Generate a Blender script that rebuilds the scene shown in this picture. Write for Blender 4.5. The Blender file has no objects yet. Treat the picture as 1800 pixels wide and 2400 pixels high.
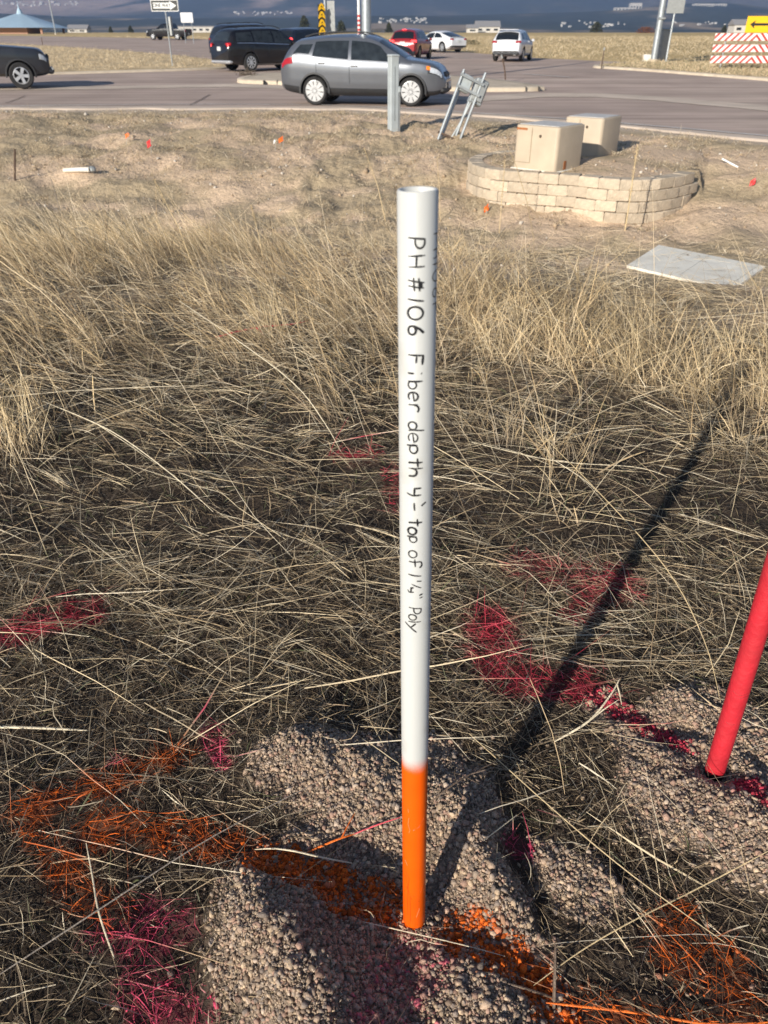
import bpy, math
import numpy as np
from math import radians, sin, cos, pi, tan, atan2, hypot

# ------------------------------------------------------------------ camera, world, sun, exposure
scene = bpy.context.scene
CAM_Z, PITCH, FPX = 1.67, radians(32.5), 1750.0        # photo is 1800 x 2400
cam_data = bpy.data.cameras.new('camera')
cam_data.sensor_fit = 'VERTICAL'; cam_data.sensor_height = 36.0
cam_data.lens = FPX / 2400 * 36.0
cam_data.clip_start = 0.05; cam_data.clip_end = 60000
cam_data.dof.use_dof = True; cam_data.dof.focus_distance = 2.05; cam_data.dof.aperture_fstop = 6.0
cam = bpy.data.objects.new('camera', cam_data)
cam.location = (0, 0, CAM_Z); cam.rotation_euler = (pi / 2 - PITCH, 0, 0)
scene.collection.objects.link(cam); scene.camera = cam

SUN_EL, SUN_AZ = radians(21.0), radians(213.0)          # azimuth clockwise from +Y (behind the camera, to the left)
world = bpy.data.worlds.new('World'); scene.world = world; world.use_nodes = True
wn = world.node_tree
bg = wn.nodes['Background']
sky = wn.nodes.new('ShaderNodeTexSky'); sky.sky_type = 'NISHITA'; sky.sun_disc = False
sky.sun_elevation = SUN_EL; sky.sun_rotation = SUN_AZ
sky.air_density = 1.0; sky.dust_density = 0.6; sky.ozone_density = 1.0; sky.altitude = 2000
wn.links.new(sky.outputs[0], bg.inputs[0]); bg.inputs[1].default_value = 0.062

sd = bpy.data.lights.new('sun', 'SUN'); sd.energy = 5.0; sd.angle = radians(0.53); sd.color = (1.0, 0.93, 0.82)
sun = bpy.data.objects.new('sun', sd)
sun_dir = np.array([sin(SUN_AZ) * cos(SUN_EL), cos(SUN_AZ) * cos(SUN_EL), sin(SUN_EL)])
from mathutils import Vector, Matrix, Euler
sun.rotation_euler = Vector(sun_dir).to_track_quat('Z', 'Y').to_euler()
sun.location = (-6, -8, 10)
scene.collection.objects.link(sun)

scene.view_settings.view_transform = 'Standard'; scene.view_settings.look = 'None'
scene.view_settings.exposure = 0.62; scene.view_settings.gamma = 1.0
scene.view_settings.use_curve_mapping = False
scene.render.engine = 'CYCLES'
scene.cycles.use_denoising = True
scene.cycles.max_bounces = 6; scene.cycles.diffuse_bounces = 3; scene.cycles.glossy_bounces = 3
scene.cycles.transparent_max_bounces = 8; scene.cycles.volume_bounces = 0

C = scene.collection
rng = np.random.default_rng(7)

# ------------------------------------------------------------------ helpers
def S(r, g, b):
    f = lambda c: (c / 255 / 12.92) if c / 255 <= 0.04045 else ((c / 255 + 0.055) / 1.055) ** 2.4
    return (f(r), f(g), f(b))

_H = np.random.default_rng(11).random(65536)
def _hash(ix, iy, seed):
    return _H[(ix * 374761393 + iy * 668265263 + seed * 974711) & 65535]
def vnoise(x, y, seed=0):
    x = np.asarray(x, float); y = np.asarray(y, float)
    ix = np.floor(x).astype(np.int64); iy = np.floor(y).astype(np.int64)
    fx = x - ix; fy = y - iy
    fx = fx * fx * (3 - 2 * fx); fy = fy * fy * (3 - 2 * fy)
    a = _hash(ix, iy, seed); b = _hash(ix + 1, iy, seed); c = _hash(ix, iy + 1, seed); d = _hash(ix + 1, iy + 1, seed)
    return (a * (1 - fx) + b * fx) * (1 - fy) + (c * (1 - fx) + d * fx) * fy
def fbm(x, y, seed=0, octv=4, gain=0.5):
    v = 0; a = 1.0; t = 0
    for k in range(octv):
        v = v + a * vnoise(x * 2 ** k, y * 2 ** k, seed + k * 17); t += a; a *= gain
    return v / t
def sstep(a, b, x):
    t = np.clip((x - a) / (b - a), 0, 1); return t * t * (3 - 2 * t)

def mesh_np(name, verts, faces, mat=None, col=None, smooth=False):
    """verts (n,3) array, faces (m,k) int array (all the same size)"""
    verts = np.asarray(verts, np.float32); faces = np.asarray(faces, np.int32)
    me = bpy.data.meshes.new(name)
    n, (m, k) = len(verts), faces.shape
    me.vertices.add(n); me.vertices.foreach_set('co', verts.ravel())
    me.loops.add(m * k); me.loops.foreach_set('vertex_index', faces.ravel())
    me.polygons.add(m); me.polygons.foreach_set('loop_start', np.arange(0, m * k, k, dtype=np.int32))
    if smooth: me.polygons.foreach_set('use_smooth', np.ones(m, bool))
    if col is not None:
        at_ = me.attributes.new('Col', 'FLOAT_COLOR', 'POINT')
        c4 = np.ones((n, 4), np.float32); c4[:, :3] = col
        at_.data.foreach_set('color', c4.ravel())
    me.update(calc_edges=True)
    if mat: me.materials.append(mat)
    return me

class MB:
    """collects simple shapes into one mesh"""
    def __init__(s): s.v = []; s.f = []
    def add(s, verts, faces):
        o = len(s.v); s.v += [tuple(map(float, p)) for p in verts]; s.f += [tuple(i + o for i in f) for f in faces]; return s
    def box(s, c, d, rz=0, ry=0, rx=0, bev=0.0):
        hx, hy, hz = d[0] / 2, d[1] / 2, d[2] / 2
        R = Euler((rx, ry, rz)).to_matrix()
        if bev <= 0:
            P = [(x, y, z) for z in (-hz, hz) for x, y in ((-hx, -hy), (hx, -hy), (hx, hy), (-hx, hy))]
            F = [(3, 2, 1, 0), (4, 5, 6, 7), (0, 1, 5, 4), (1, 2, 6, 5), (2, 3, 7, 6), (3, 0, 4, 7)]
        else:
            b = min(bev, hx * .9, hy * .9, hz * .9); P = []
            def ring(ix, iy, z):
                q = []
                for sx, sy in ((-1, -1), (1, -1), (1, 1), (-1, 1)):
                    a = (sx * (hx - ix - b), sy * (hy - iy)); c_ = (sx * (hx - ix), sy * (hy - iy - b))
                    q += [a, c_] if sx * sy < 0 else [c_, a]
                return [(x, y, z) for x, y in q]
            P = ring(b, b, -hz) + ring(0, 0, -hz + b) + ring(0, 0, hz - b) + ring(b, b, hz)
            F = [tuple(range(7, -1, -1)), tuple(range(24, 32))]
            for r in range(3):
                for i in range(8):
                    j = (i + 1) % 8; F.append((r * 8 + i, r * 8 + j, r * 8 + 8 + j, r * 8 + 8 + i))
        return s.add([tuple(R @ Vector(p) + Vector(c)) for p in P], F)
    def tube(s, pts, r, n=10, cap=True, twist=0):
        pts = [Vector(p) for p in pts]; rr = r if hasattr(r, '__len__') else [r] * len(pts)
        V = []; up = None
        for i, p in enumerate(pts):
            t = (pts[min(i + 1, len(pts) - 1)] - pts[max(i - 1, 0)]).normalized()
            if up is None:
                up = Vector((0, 0, 1)) if abs(t.z) < 0.9 else Vector((1, 0, 0))
            a = t.cross(up).normalized(); b = a.cross(t).normalized(); up = b
            for k in range(n):
                w = 2 * pi * k / n + twist; V.append(p + (a * cos(w) + b * sin(w)) * rr[i])
        F = []
        for i in range(len(pts) - 1):
            for k in range(n):
                F.append((i * n + k, i * n + (k + 1) % n, (i + 1) * n + (k + 1) % n, (i + 1) * n + k))
        if cap:
            F.append(tuple(range(n - 1, -1, -1))); F.append(tuple(range((len(pts) - 1) * n, len(pts) * n)))
        return s.add(V, F)
    def lathe(s, prof, n=24, axis='z', c=(0, 0, 0), close=False):
        """prof: (r, h) list"""
        V = []
        for r, h in prof:
            for k in range(n):
                w = 2 * pi * k / n; x, y = r * cos(w), r * sin(w)
                p = {'z': (x, y, h), 'y': (x, h, y), 'x': (h, x, y)}[axis]
                V.append((p[0] + c[0], p[1] + c[1], p[2] + c[2]))
        F = []; m = len(prof)
        for i in range(m if close else m - 1):
            i2 = (i + 1) % m
            for k in range(n):
                F.append((i * n + k, i * n + (k + 1) % n, i2 * n + (k + 1) % n, i2 * n + k))
        return s.add(V, F)
    def prism(s, poly, z0, z1, M=None):
        """poly in xy extruded along z, M: optional transform"""
        n = len(poly); V = [Vector((p[0], p[1], z0)) for p in poly] + [Vector((p[0], p[1], z1)) for p in poly]
        if M is not None: V = [M @ v for v in V]
        F = [tuple(range(n - 1, -1, -1)), tuple(range(n, 2 * n))] + [(i, (i + 1) % n, n + (i + 1) % n, n + i) for i in range(n)]
        return s.add(V, F)
    def grid(s, P):
        """P: rows x cols array of points"""
        r, c = len(P), len(P[0])
        return s.add([p for row in P for p in row], [(i * c + j, i * c + j + 1, (i + 1) * c + j + 1, (i + 1) * c + j) for i in range(r - 1) for j in range(c - 1)])
    def mesh(s, name, mat=None, smooth=None):
        me = bpy.data.meshes.new(name); me.from_pydata(s.v, [], s.f)
        me.validate(); me.update()
        if mat: me.materials.append(mat)
        if smooth is not None:
            me.polygons.foreach_set('use_smooth', np.ones(len(me.polygons), bool))
            me.set_sharp_from_angle(angle=radians(smooth))
        return me
    def build(s, name, mat=None, parent=None, smooth=35):
        return obj(name, s.mesh(name, mat, smooth), parent)

def obj(name, me, parent=None, loc=None):
    o = bpy.data.objects.new(name, me); C.objects.link(o)
    if parent is not None: o.parent = parent
    if loc is not None: o.location = loc
    return o
def tag(o, label=None, cat=None, group=None, kind=None):
    if label: o['label'] = label
    if cat: o['category'] = cat
    if group: o['group'] = group
    if kind: o['kind'] = kind
    return o
def thing(name, label, cat, loc=(0, 0, 0), rz=0, group=None, rot=None):
    o = obj(name, None); o.location = loc; o.rotation_euler = rot or (0, 0, rz)
    return tag(o, label, cat, group)

# ------------------------------------------------------------------ terrain
def road_near(x):                                        # edge between the dirt and the asphalt
    return np.interp(x, [-60, -12, -6, -1, 1.5, 3, 4.5, 6, 7.6, 12, 20], [25.5, 22.9, 23.0, 22.9, 21.4, 20.2, 18.8, 17.1, 15.4, 10.5, 2])

def ray(px, py):
    x, y = (px - 900) / FPX, (1200 - py) / FPX
    return np.array([x, cos(PITCH) + y * sin(PITCH), -sin(PITCH) + y * cos(PITCH)])
def at_z(px, py, z=0.0):
    d = ray(px, py); t = (z - CAM_Z) / d[2]; return np.array([d[0] * t, d[1] * t, z])
def at_y(px, py, Y):
    d = ray(px, py); t = Y / d[1]; return np.array([d[0] * t, Y, CAM_Z + d[2] * t])

# gravel heaps: (px, py) of the centre in the photo, radii along / across the ridge, ridge angle, height
def G2(px, py): 
    p = at_z(px, py, 0.04); return p[0], p[1]
MOUNDS = []
def mound(px0, py0, px1, py1, w, h):                     # a ridge from pixel 0 to pixel 1
    MOUNDS.append((*G2(px0, py0), *G2(px1, py1), w, h))
mound(700, 1765, 905, 1850, 0.15, 0.075)                 # heap behind the pipe, left
mound(905, 1850, 1040, 1890, 0.11, 0.05)
mound(600, 2110, 640, 2190, 0.105, 0.055); mound(650, 2215, 690, 2300, 0.11, 0.11)                 # heap in the left foreground
mound(690, 2300, 800, 2600, 0.13, 0.12)
mound(1100, 1965, 1165, 2090, 0.07, 0.07)              # ridge right of the pipe
mound(1080, 2330, 1180, 2420, 0.11, 0.05)
mound(1010, 1740, 1090, 1800, 0.14, 0.03)
mound(1560, 1790, 1800, 1960, 0.16, 0.065)                # heap round the red pipe
mound(1640, 1640, 1900, 1740, 0.13, 0.04)
mound(1330, 1990, 1420, 2080, 0.10, 0.03)
def seg_dist(x, y, x0, y0, x1, y1):
    dx, dy = x1 - x0, y1 - y0; t = np.clip(((x - x0) * dx + (y - y0) * dy) / (dx * dx + dy * dy + 1e-9), 0, 1)
    return np.hypot(x - x0 - t * dx, y - y0 - t * dy)

GRAVEL = []
def grav(px0, py0, px1, py1, r): GRAVEL.append((*G2(px0, py0), *G2(px1, py1), r))
grav(740, 1795, 1000, 1860, 0.145); grav(1000, 1760, 1090, 1900, 0.095); grav(650, 2120, 720, 2400, 0.14)
grav(800, 2000, 1120, 2230, 0.145); grav(900, 2300, 1160, 2420, 0.17); grav(1090, 2000, 1190, 2180, 0.07)
grav(1660, 1720, 1900, 1960, 0.19); grav(1540, 1710, 1660, 1860, 0.12); grav(1580, 1850, 1800, 1960, 0.13); grav(1300, 2000, 1390, 2080, 0.05); grav(1430,1640,1540,1720,0.06)
def gravel_mask(x, y):
    n = fbm(x * 9, y * 9, 5, 4, 0.6) - 0.5
    g = np.zeros_like(np.asarray(x, float))
    for a in GRAVEL:
        d = seg_dist(x, y, *a[:4]) + n * 0.14
        g = np.maximum(g, 1 - sstep(a[4] * 0.72, a[4] * 1.22, d))
    return g

WALL_PX = [(1330, 352), (1215, 350), (1130, 357), (1097, 369), (1103, 384), (1150, 396), (1215, 402), (1290, 407), (1345, 410), (1400, 416), (1455, 420), (1508, 421), (1556, 418), (1600, 411), (1640, 401)]
WALL_TOP = -0.03
WALL = np.array([at_z(px, py, WALL_TOP)[:2] for px, py in WALL_PX])
for _k in range(3):                                       # corner cutting: one smooth curve
    _a, _b = WALL[:-1], WALL[1:]; WALL = np.vstack([WALL[:1], np.stack([_a * .75 + _b * .25, _a * .25 + _b * .75], 1).reshape(-1, 2), WALL[-1:]])
WALL_POLY = np.vstack([WALL, [[WALL[-1, 0] + 1.5, WALL[-1, 1] + 4], [WALL[-1, 0], 19.0], [WALL[0, 0], 19.0]]])
def in_poly(x, y, P):
    x = np.asarray(x, float); ins = np.zeros(x.shape, bool); n = len(P)
    for i in range(n):
        x0, y0 = P[i]; x1, y1 = P[(i + 1) % n]
        if y0 == y1: continue
        c = ((y0 > y) != (y1 > y)) & (x < (x1 - x0) * (y - y0) / (y1 - y0) + x0); ins ^= c
    return ins
def poly_dist(x, y, P, closed=False):
    d = np.full(np.shape(x), 1e9)
    for i in range(len(P) - (0 if closed else 1)):
        a, b = P[i], P[(i + 1) % len(P)]; d = np.minimum(d, seg_dist(x, y, a[0], a[1], b[0], b[1]))
    return d

SLAB_PX = ((1469, 622), (1544, 574), (1794, 624), (1716, 679)); SLAB = np.mean([at_z(a, b, -0.40) for a, b in SLAB_PX], 0)
def far_rise(y):
    return np.interp(y, [26, 200, 700, 1500, 2500], [0, 2.30, 4.2, 5.5, 5.5])
def height(x, y, fine=True):
    x = np.asarray(x, float); y = np.asarray(y, float)
    yc = 11.1 - 0.35 * np.clip(x - 0.5, 0, 9)
    sw = np.exp(-((y - yc) / np.where(y < yc, 3.2, 3.6)) ** 2)
    und = (fbm(x * 0.35, y * 0.35, 3, 3) - 0.5) * 0.16 * sstep(2.5, 6, y)
    und = und + (fbm(x * 1.5, y * 1.5, 23, 5, 0.58) - 0.5) * 0.34 * sstep(6.5, 11, y)
    edge = sstep(0.2, 3.0, road_near(x) - y)             # undulation dies out at the road
    z = -0.64 * sw * sstep(0, 5, road_near(x) - y) + und * edge
    z = z + far_rise(y)
    near = (y < 5) & (y > -2) & (np.abs(x) < 4)
    if fine and near.any():
        xn, yn = x[near], y[near]
        zz = (fbm(xn * 5, yn * 5, 31, 4) - 0.5) * 0.05
        s4 = np.zeros_like(xn)
        for a in MOUNDS:
            d = seg_dist(xn, yn, *a[:4]); s4 = np.maximum(s4, a[5] * np.exp(-(d / a[4]) ** 2) ** 1.0) + 0.25 * np.minimum(s4, a[5] * np.exp(-(d / a[4]) ** 2))
        zz = zz + s4 + (fbm(xn * 9, yn * 9, 77, 4, 0.6) - 0.5) * 0.055 * gravel_mask(xn, yn)
        dp = np.hypot(xn - 0.066, yn - 0.904); zz = zz + (0.035 - zz) * np.exp(-(dp / 0.055) ** 2)
        dp = np.hypot(xn - 0.871, yn - 1.29); zz = zz + (0.015 - zz) * np.exp(-(dp / 0.06) ** 2)
        z[near] += zz
    rs = np.hypot((x - SLAB[0]) / 1.25, y - SLAB[1]); ks = 1 - sstep(0.75, 1.35, rs); z = z * (1 - ks) + (SLAB[2] - 0.025) * ks
    wl = (x > 0.5) & (x < 12) & (y > 8) & (y < 21)
    if wl.any():
        xw, yw = x[wl], y[wl]
        ins = in_poly(xw, yw, WALL_POLY); d = poly_dist(xw, yw, WALL)
        target = np.minimum(WALL_TOP - 0.02 + 0.10 * sstep(0.2, 2.0, d), 0.02)
        k = np.where(ins, sstep(0.07, 0.17, d), 0.0)
        z[wl] = z[wl] * (1 - k) + np.maximum(target, z[wl]) * k
    return z
def h1(x, y): return float(height(np.array([x]), np.array([y]))[0])
def on_ground(px, py, lift=0.0):
    d = ray(px, py); t0 = 0.5; prev = None
    ts = np.concatenate([np.linspace(0.8, 40, 1600), np.geomspace(40.1, 3000, 800)])
    P = d[None] * ts[:, None]; P[:, 2] += CAM_Z
    g = P[:, 2] - height(P[:, 0], P[:, 1]) - lift
    i = int(np.argmax(g < 0))
    if g[i] >= 0: i = len(ts) - 1
    a, b = g[i - 1], g[i]; t = ts[i - 1] + (ts[i] - ts[i - 1]) * a / (a - b + 1e-12)
    p = d * t; p[2] += CAM_Z; return p
def px_x(px, Y, z=0.5):                                   # world x of a photo column at distance Y
    return (px - 900) / FPX * (Y * cos(PITCH) + (CAM_Z - z) * sin(PITCH))

# ------------------------------------------------------------------ spray paint on the ground (worn marking paint)
ORANGE = np.array([0.74, 0.15, 0.018]); PINK = np.array([0.85, 0.10, 0.19]); RED = np.array([0.60, 0.055, 0.09])
PAINT = []
def spray(px0, py0, px1, py1, r, col, k=1.0): PAINT.append((*G2(px0, py0), *G2(px1, py1), r, col, k))
spray(40, 1470, 200, 1420, 0.07, RED)
spray(1150, 1440, 1180, 1560, 0.085, RED); spray(1180, 1570, 1380, 1600, 0.075, RED, 0.75); spray(1380, 1600, 1590, 1745, 0.045, RED)
spray(1230, 1310, 1460, 1370, 0.08, RED, 0.42); spray(1360, 1430, 1450, 1330, 0.06, RED, 0.5)
spray(800, 1050, 870, 1050, 0.06, RED, 0.6); spray(925, 1090, 935, 1170, 0.05, RED, 0.6)
spray(490, 1700, 520, 1780, 0.032, PINK); spray(260, 1775, 290, 1770, 0.018, PINK)
spray(330, 2130, 360, 2290, 0.055, PINK); spray(345, 2290, 440, 2420, 0.065, PINK); spray(360, 2230, 380, 2300, 0.05, PINK); spray(240, 2160, 420, 2150, 0.05, PINK, 0.6)
spray(1200, 1960, 1225, 1990, 0.032, PINK, 0.85); spray(1770, 1870, 1900, 1930, 0.055, RED)
spray(980, 2260, 900, 2420, 0.07, PINK, 0.22)
spray(80, 1880, 420, 1750, 0.05, ORANGE); spray(60, 1900, 150, 2030, 0.045, ORANGE); spray(200, 1930, 500, 1960, 0.055, ORANGE); spray(150, 2060, 260, 2120, 0.05, ORANGE, 0.5)
spray(500, 1960, 680, 2030, 0.05, ORANGE); spray(680, 2030, 900, 2110, 0.06, ORANGE); spray(900, 2120, 930, 2150, 0.03, ORANGE, 0.5)
spray(1090, 2170, 1180, 2240, 0.06, ORANGE); spray(1180, 2240, 1340, 2330, 0.055, ORANGE); spray(1340, 2340, 1480, 2400, 0.06, ORANGE, 0.7)
spray(1590, 2190, 1700, 2290, 0.08, ORANGE, 0.8); spray(1300, 2390, 1700, 2420, 0.06, ORANGE, 0.8)
def painted(x, y, base, soft=1.0, r=None):
    """base colours (n,3) covered by the sprayed marks"""
    out = np.array(base, float)
    near = (np.abs(x) < 4) & (y > -0.2) & (y < 5)
    idx = np.nonzero(near)[0]
    if len(idx) == 0: return out
    xn, yn = x[idx], y[idx]
    n = (fbm(xn * 22, yn * 22, 91, 3) - 0.5)
    patch = 0.58 + 0.42 * sstep(0.36, 0.60, fbm(xn * 38, yn * 38, 95, 2)); u = rng.random(len(idx)) if r is None else r[idx]
    for p in PAINT:
        d = seg_dist(xn, yn, *p[:4])
        k = 1 - sstep(p[4] * 0.55, p[4] * 1.35, d + n * p[4] * 1.1)
        k = np.clip((k * patch * 1.45 - u * 1.15) * 2.0, 0, 1) * np.where(u * 0.97 + 0.03 < p[6], 1.0, 0.25) * np.minimum(1, p[6] + 0.35)
        out[idx] = out[idx] * (1 - k[:, None]) + p[5][None] * (k * (0.35 + 0.85 * ((u * 7.13) % 1)))[:, None]
    return out
# ------------------------------------------------------------------ materials
def new_mat(name):
    m = bpy.data.materials.new(name); m.use_nodes = True
    nt = m.node_tree; return m, nt, nt.nodes['Principled BSDF']
def pmat(name, col, rough=0.6, metal=0.0, var=0.18, scale=12.0, bump=0.0, bscale=None, coat=0.0, spec=0.5, detail=6, dirt=None, dirt_amt=0.0, orand=0.0):
    m, nt, b = new_mat(name); N, L = nt.nodes, nt.links
    tc = N.new('ShaderNodeTexCoord'); nz = N.new('ShaderNodeTexNoise')
    nz.inputs['Scale'].default_value = scale; nz.inputs['Detail'].default_value = detail
    L.new(tc.outputs['Object'], nz.inputs['Vector'])
    mx = N.new('ShaderNodeMix'); mx.data_type = 'RGBA'
    mx.inputs[6].default_value = (*[c * (1 - var) for c in col], 1); mx.inputs[7].default_value = (*[min(1, c * (1 + var)) for c in col], 1)
    rp = N.new('ShaderNodeMapRange'); rp.inputs[1].default_value = 0.3; rp.inputs[2].default_value = 0.7
    L.new(nz.outputs[0], rp.inputs[0]); L.new(rp.outputs[0], mx.inputs[0])
    out = mx.outputs[2]
    if dirt is not None:
        n2 = N.new('ShaderNodeTexNoise'); n2.inputs['Scale'].default_value = scale * 0.35; n2.inputs['Detail'].default_value = 8; n2.inputs['Roughness'].default_value = 0.7
        L.new(tc.outputs['Object'], n2.inputs['Vector'])
        r2 = N.new('ShaderNodeMapRange'); r2.inputs[1].default_value = 0.48; r2.inputs[2].default_value = 0.72; r2.inputs[4].default_value = dirt_amt
        L.new(n2.outputs[0], r2.inputs[0])
        m2 = N.new('ShaderNodeMix'); m2.data_type = 'RGBA'; m2.inputs[7].default_value = (*dirt, 1)
        L.new(r2.outputs[0], m2.inputs[0]); L.new(out, m2.inputs[6]); out = m2.outputs[2]
    if orand > 0:                                          # each piece its own shade
        oi = N.new('ShaderNodeObjectInfo'); om = N.new('ShaderNodeMapRange'); om.inputs[3].default_value = 1 - orand; om.inputs[4].default_value = 1 + orand
        L.new(oi.outputs['Random'], om.inputs[0]); vs = N.new('ShaderNodeVectorMath'); vs.operation = 'SCALE'; L.new(out, vs.inputs[0]); L.new(om.outputs[0], vs.inputs['Scale']); out = vs.outputs[0]
    L.new(out, b.inputs['Base Color'])
    b.inputs['Roughness'].default_value = rough; b.inputs['Metallic'].default_value = metal
    b.inputs['Specular IOR Level'].default_value = spec; b.inputs['Coat Weight'].default_value = coat; b.inputs['Coat Roughness'].default_value = 0.05
    if bump > 0:
        n3 = N.new('ShaderNodeTexNoise'); n3.inputs['Scale'].default_value = bscale or scale * 3; n3.inputs['Detail'].default_value = 8
        L.new(tc.outputs['Object'], n3.inputs['Vector'])
        bp = N.new('ShaderNodeBump'); bp.inputs['Strength'].default_value = min(1, bump); bp.inputs['Distance'].default_value = 0.02
        L.new(n3.outputs[0], bp.inputs['Height']); L.new(bp.outputs[0], b.inputs['Normal'])
    return m
def attr_mat(name, rough=0.8, scale=40, var=0.25, bump=0.0, bscale=60, spec=0.3, transl=0.0, bdist=0.02):
    m, nt, b = new_mat(name); N, L = nt.nodes, nt.links
    at_ = N.new('ShaderNodeAttribute'); at_.attribute_name = 'Col'
    tc = N.new('ShaderNodeTexCoord'); nz = N.new('ShaderNodeTexNoise')
    nz.inputs['Scale'].default_value = scale; nz.inputs['Detail'].default_value = 8; nz.inputs['Roughness'].default_value = 0.65
    L.new(tc.outputs['Object'], nz.inputs['Vector'])
    rp = N.new('ShaderNodeMapRange'); rp.inputs[1].default_value = 0.25; rp.inputs[2].default_value = 0.75
    rp.inputs[3].default_value = 1 - var; rp.inputs[4].default_value = 1 + var
    L.new(nz.outputs[0], rp.inputs[0])
    mx = N.new('ShaderNodeVectorMath'); mx.operation = 'SCALE'
    L.new(at_.outputs['Color'], mx.inputs[0]); L.new(rp.outputs[0], mx.inputs['Scale']); L.new(mx.outputs[0], b.inputs['Base Color'])
    b.inputs['Roughness'].default_value = rough; b.inputs['Specular IOR Level'].default_value = spec
    if bump > 0:
        n3 = N.new('ShaderNodeTexNoise'); n3.inputs['Scale'].default_value = bscale; n3.inputs['Detail'].default_value = 10; n3.inputs['Roughness'].default_value = 0.6
        L.new(tc.outputs['Object'], n3.inputs['Vector'])
        bp = N.new('ShaderNodeBump'); bp.inputs['Strength'].default_value = bump; bp.inputs['Distance'].default_value = bdist
        L.new(n3.outputs[0], bp.inputs['Height']); L.new(bp.outputs[0], b.inputs['Normal'])
    if transl > 0:
        tr = N.new('ShaderNodeBsdfTranslucent'); L.new(mx.outputs[0], tr.inputs[0])
        ms = N.new('ShaderNodeMixShader'); ms.inputs[0].default_value = transl
        L.new(b.outputs[0], ms.inputs[1]); L.new(tr.outputs[0], ms.inputs[2])
        L.new(ms.outputs[0], N['Material Output'].inputs[0])
    return m

M_ground = attr_mat('earth', rough=0.9, scale=30, var=0.35, bump=0.9, bscale=9, spec=0.15, bdist=0.06)
M_grass = attr_mat('dry_grass', rough=0.55, scale=25, var=0.2, spec=0.35, transl=0.18)
M_stone = attr_mat('granite_gravel', rough=0.8, scale=260, var=0.45, bump=0.6, bscale=420, spec=0.25, bdist=0.004)
M_asphalt = pmat('asphalt', (0.44, 0.34, 0.285), 0.9, var=0.16, scale=0.35, bump=0.4, bscale=60, dirt=(0.53, 0.43, 0.35), dirt_amt=0.6, detail=10, spec=0.2)
_nt = M_asphalt.node_tree; _N, _L = _nt.nodes, _nt.links; _b = _N['Principled BSDF']
_src = _b.inputs['Base Color'].links[0].from_socket; _tc = _N.new('ShaderNodeTexCoord'); _mp = _N.new('ShaderNodeMapping'); _mp.inputs['Scale'].default_value = (0.05, 1.3, 1.0); _mp.inputs['Rotation'].default_value = (0, 0, 0.12)
_nz = _N.new('ShaderNodeTexNoise'); _nz.inputs['Scale'].default_value = 1.0; _nz.inputs['Detail'].default_value = 6; _nz.inputs['Roughness'].default_value = 0.65
_L.new(_tc.outputs['Object'], _mp.inputs[0]); _L.new(_mp.outputs[0], _nz.inputs['Vector'])
_mr = _N.new('ShaderNodeMapRange'); _mr.inputs[1].default_value = .35; _mr.inputs[2].default_value = .65; _mr.inputs[3].default_value = .74; _mr.inputs[4].default_value = 1.14; _L.new(_nz.outputs[0], _mr.inputs[0])
_vs = _N.new('ShaderNodeVectorMath'); _vs.operation = 'SCALE'; _L.new(_src, _vs.inputs[0]); _L.new(_mr.outputs[0], _vs.inputs['Scale']); _L.new(_vs.outputs[0], _b.inputs['Base Color'])   # lengthwise wear streaks
M_shoulder = pmat('dusty_asphalt', (0.54, 0.44, 0.35), 0.9, var=0.2, scale=0.6, bump=0.4, bscale=50, detail=10)
M_concrete = pmat('concrete', (0.58, 0.49, 0.37), 0.85, var=0.12, scale=3, bump=0.3, bscale=40, dirt=(0.33, 0.26, 0.19), dirt_amt=0.5)
M_slab = pmat('pale_concrete', (0.80, 0.76, 0.66), 0.85, var=0.10, scale=4, bump=0.25, bscale=60, dirt=(0.42, 0.37, 0.29), dirt_amt=0.5)
M_line = pmat('worn_road_paint', (0.66, 0.63, 0.58), 0.8, var=0.18, scale=1.5, dirt=(0.30, 0.25, 0.22), dirt_amt=0.5)
M_block = pmat('wall_block', (0.54, 0.445, 0.33), 0.9, var=0.22, scale=9, bump=0.9, bscale=45, dirt=(0.33, 0.26, 0.18), dirt_amt=0.6, orand=0.14)
M_tar_shadow = pmat('tar_and_shadow_black', (0.07, 0.062, 0.055), 0.7, var=0.3, scale=3)  # sealed cracks and kerb joints, also the painted arm shadow

# ------------------------------------------------------------------ ground (one sheet to the horizon)
def spaced(lo, hi, fine_lo, fine_hi, fine, mid, mid_hi, mid_lo, growth):
    r = list(np.arange(fine_lo, fine_hi + 1e-6, fine))
    def go(s, end, mid_end, sgn):
        q = []; st = fine; v = s
        while (v - end) * sgn < 0:
            lim = mid if (v - mid_end) * sgn < 0 else 1e9
            st = min(st * (1.12 if lim < 1e8 else growth), lim); v += sgn * st; q.append(v)
        return q
    return np.array(sorted(go(fine_lo, lo, mid_lo, -1) + r + go(fine_hi, hi, mid_hi, 1)))
gx = spaced(-3200, 3200, -1.2, 1.5, 0.025, 0.125, 9.5, -7.5, 1.17)
gy = spaced(-60, 3200, 0.35, 2.3, 0.025, 0.125, 23.5, 0.2, 1.15)
GX, GY = np.meshgrid(gx, gy)
X, Y = GX.ravel(), GY.ravel()
Z = height(X, Y)
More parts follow.
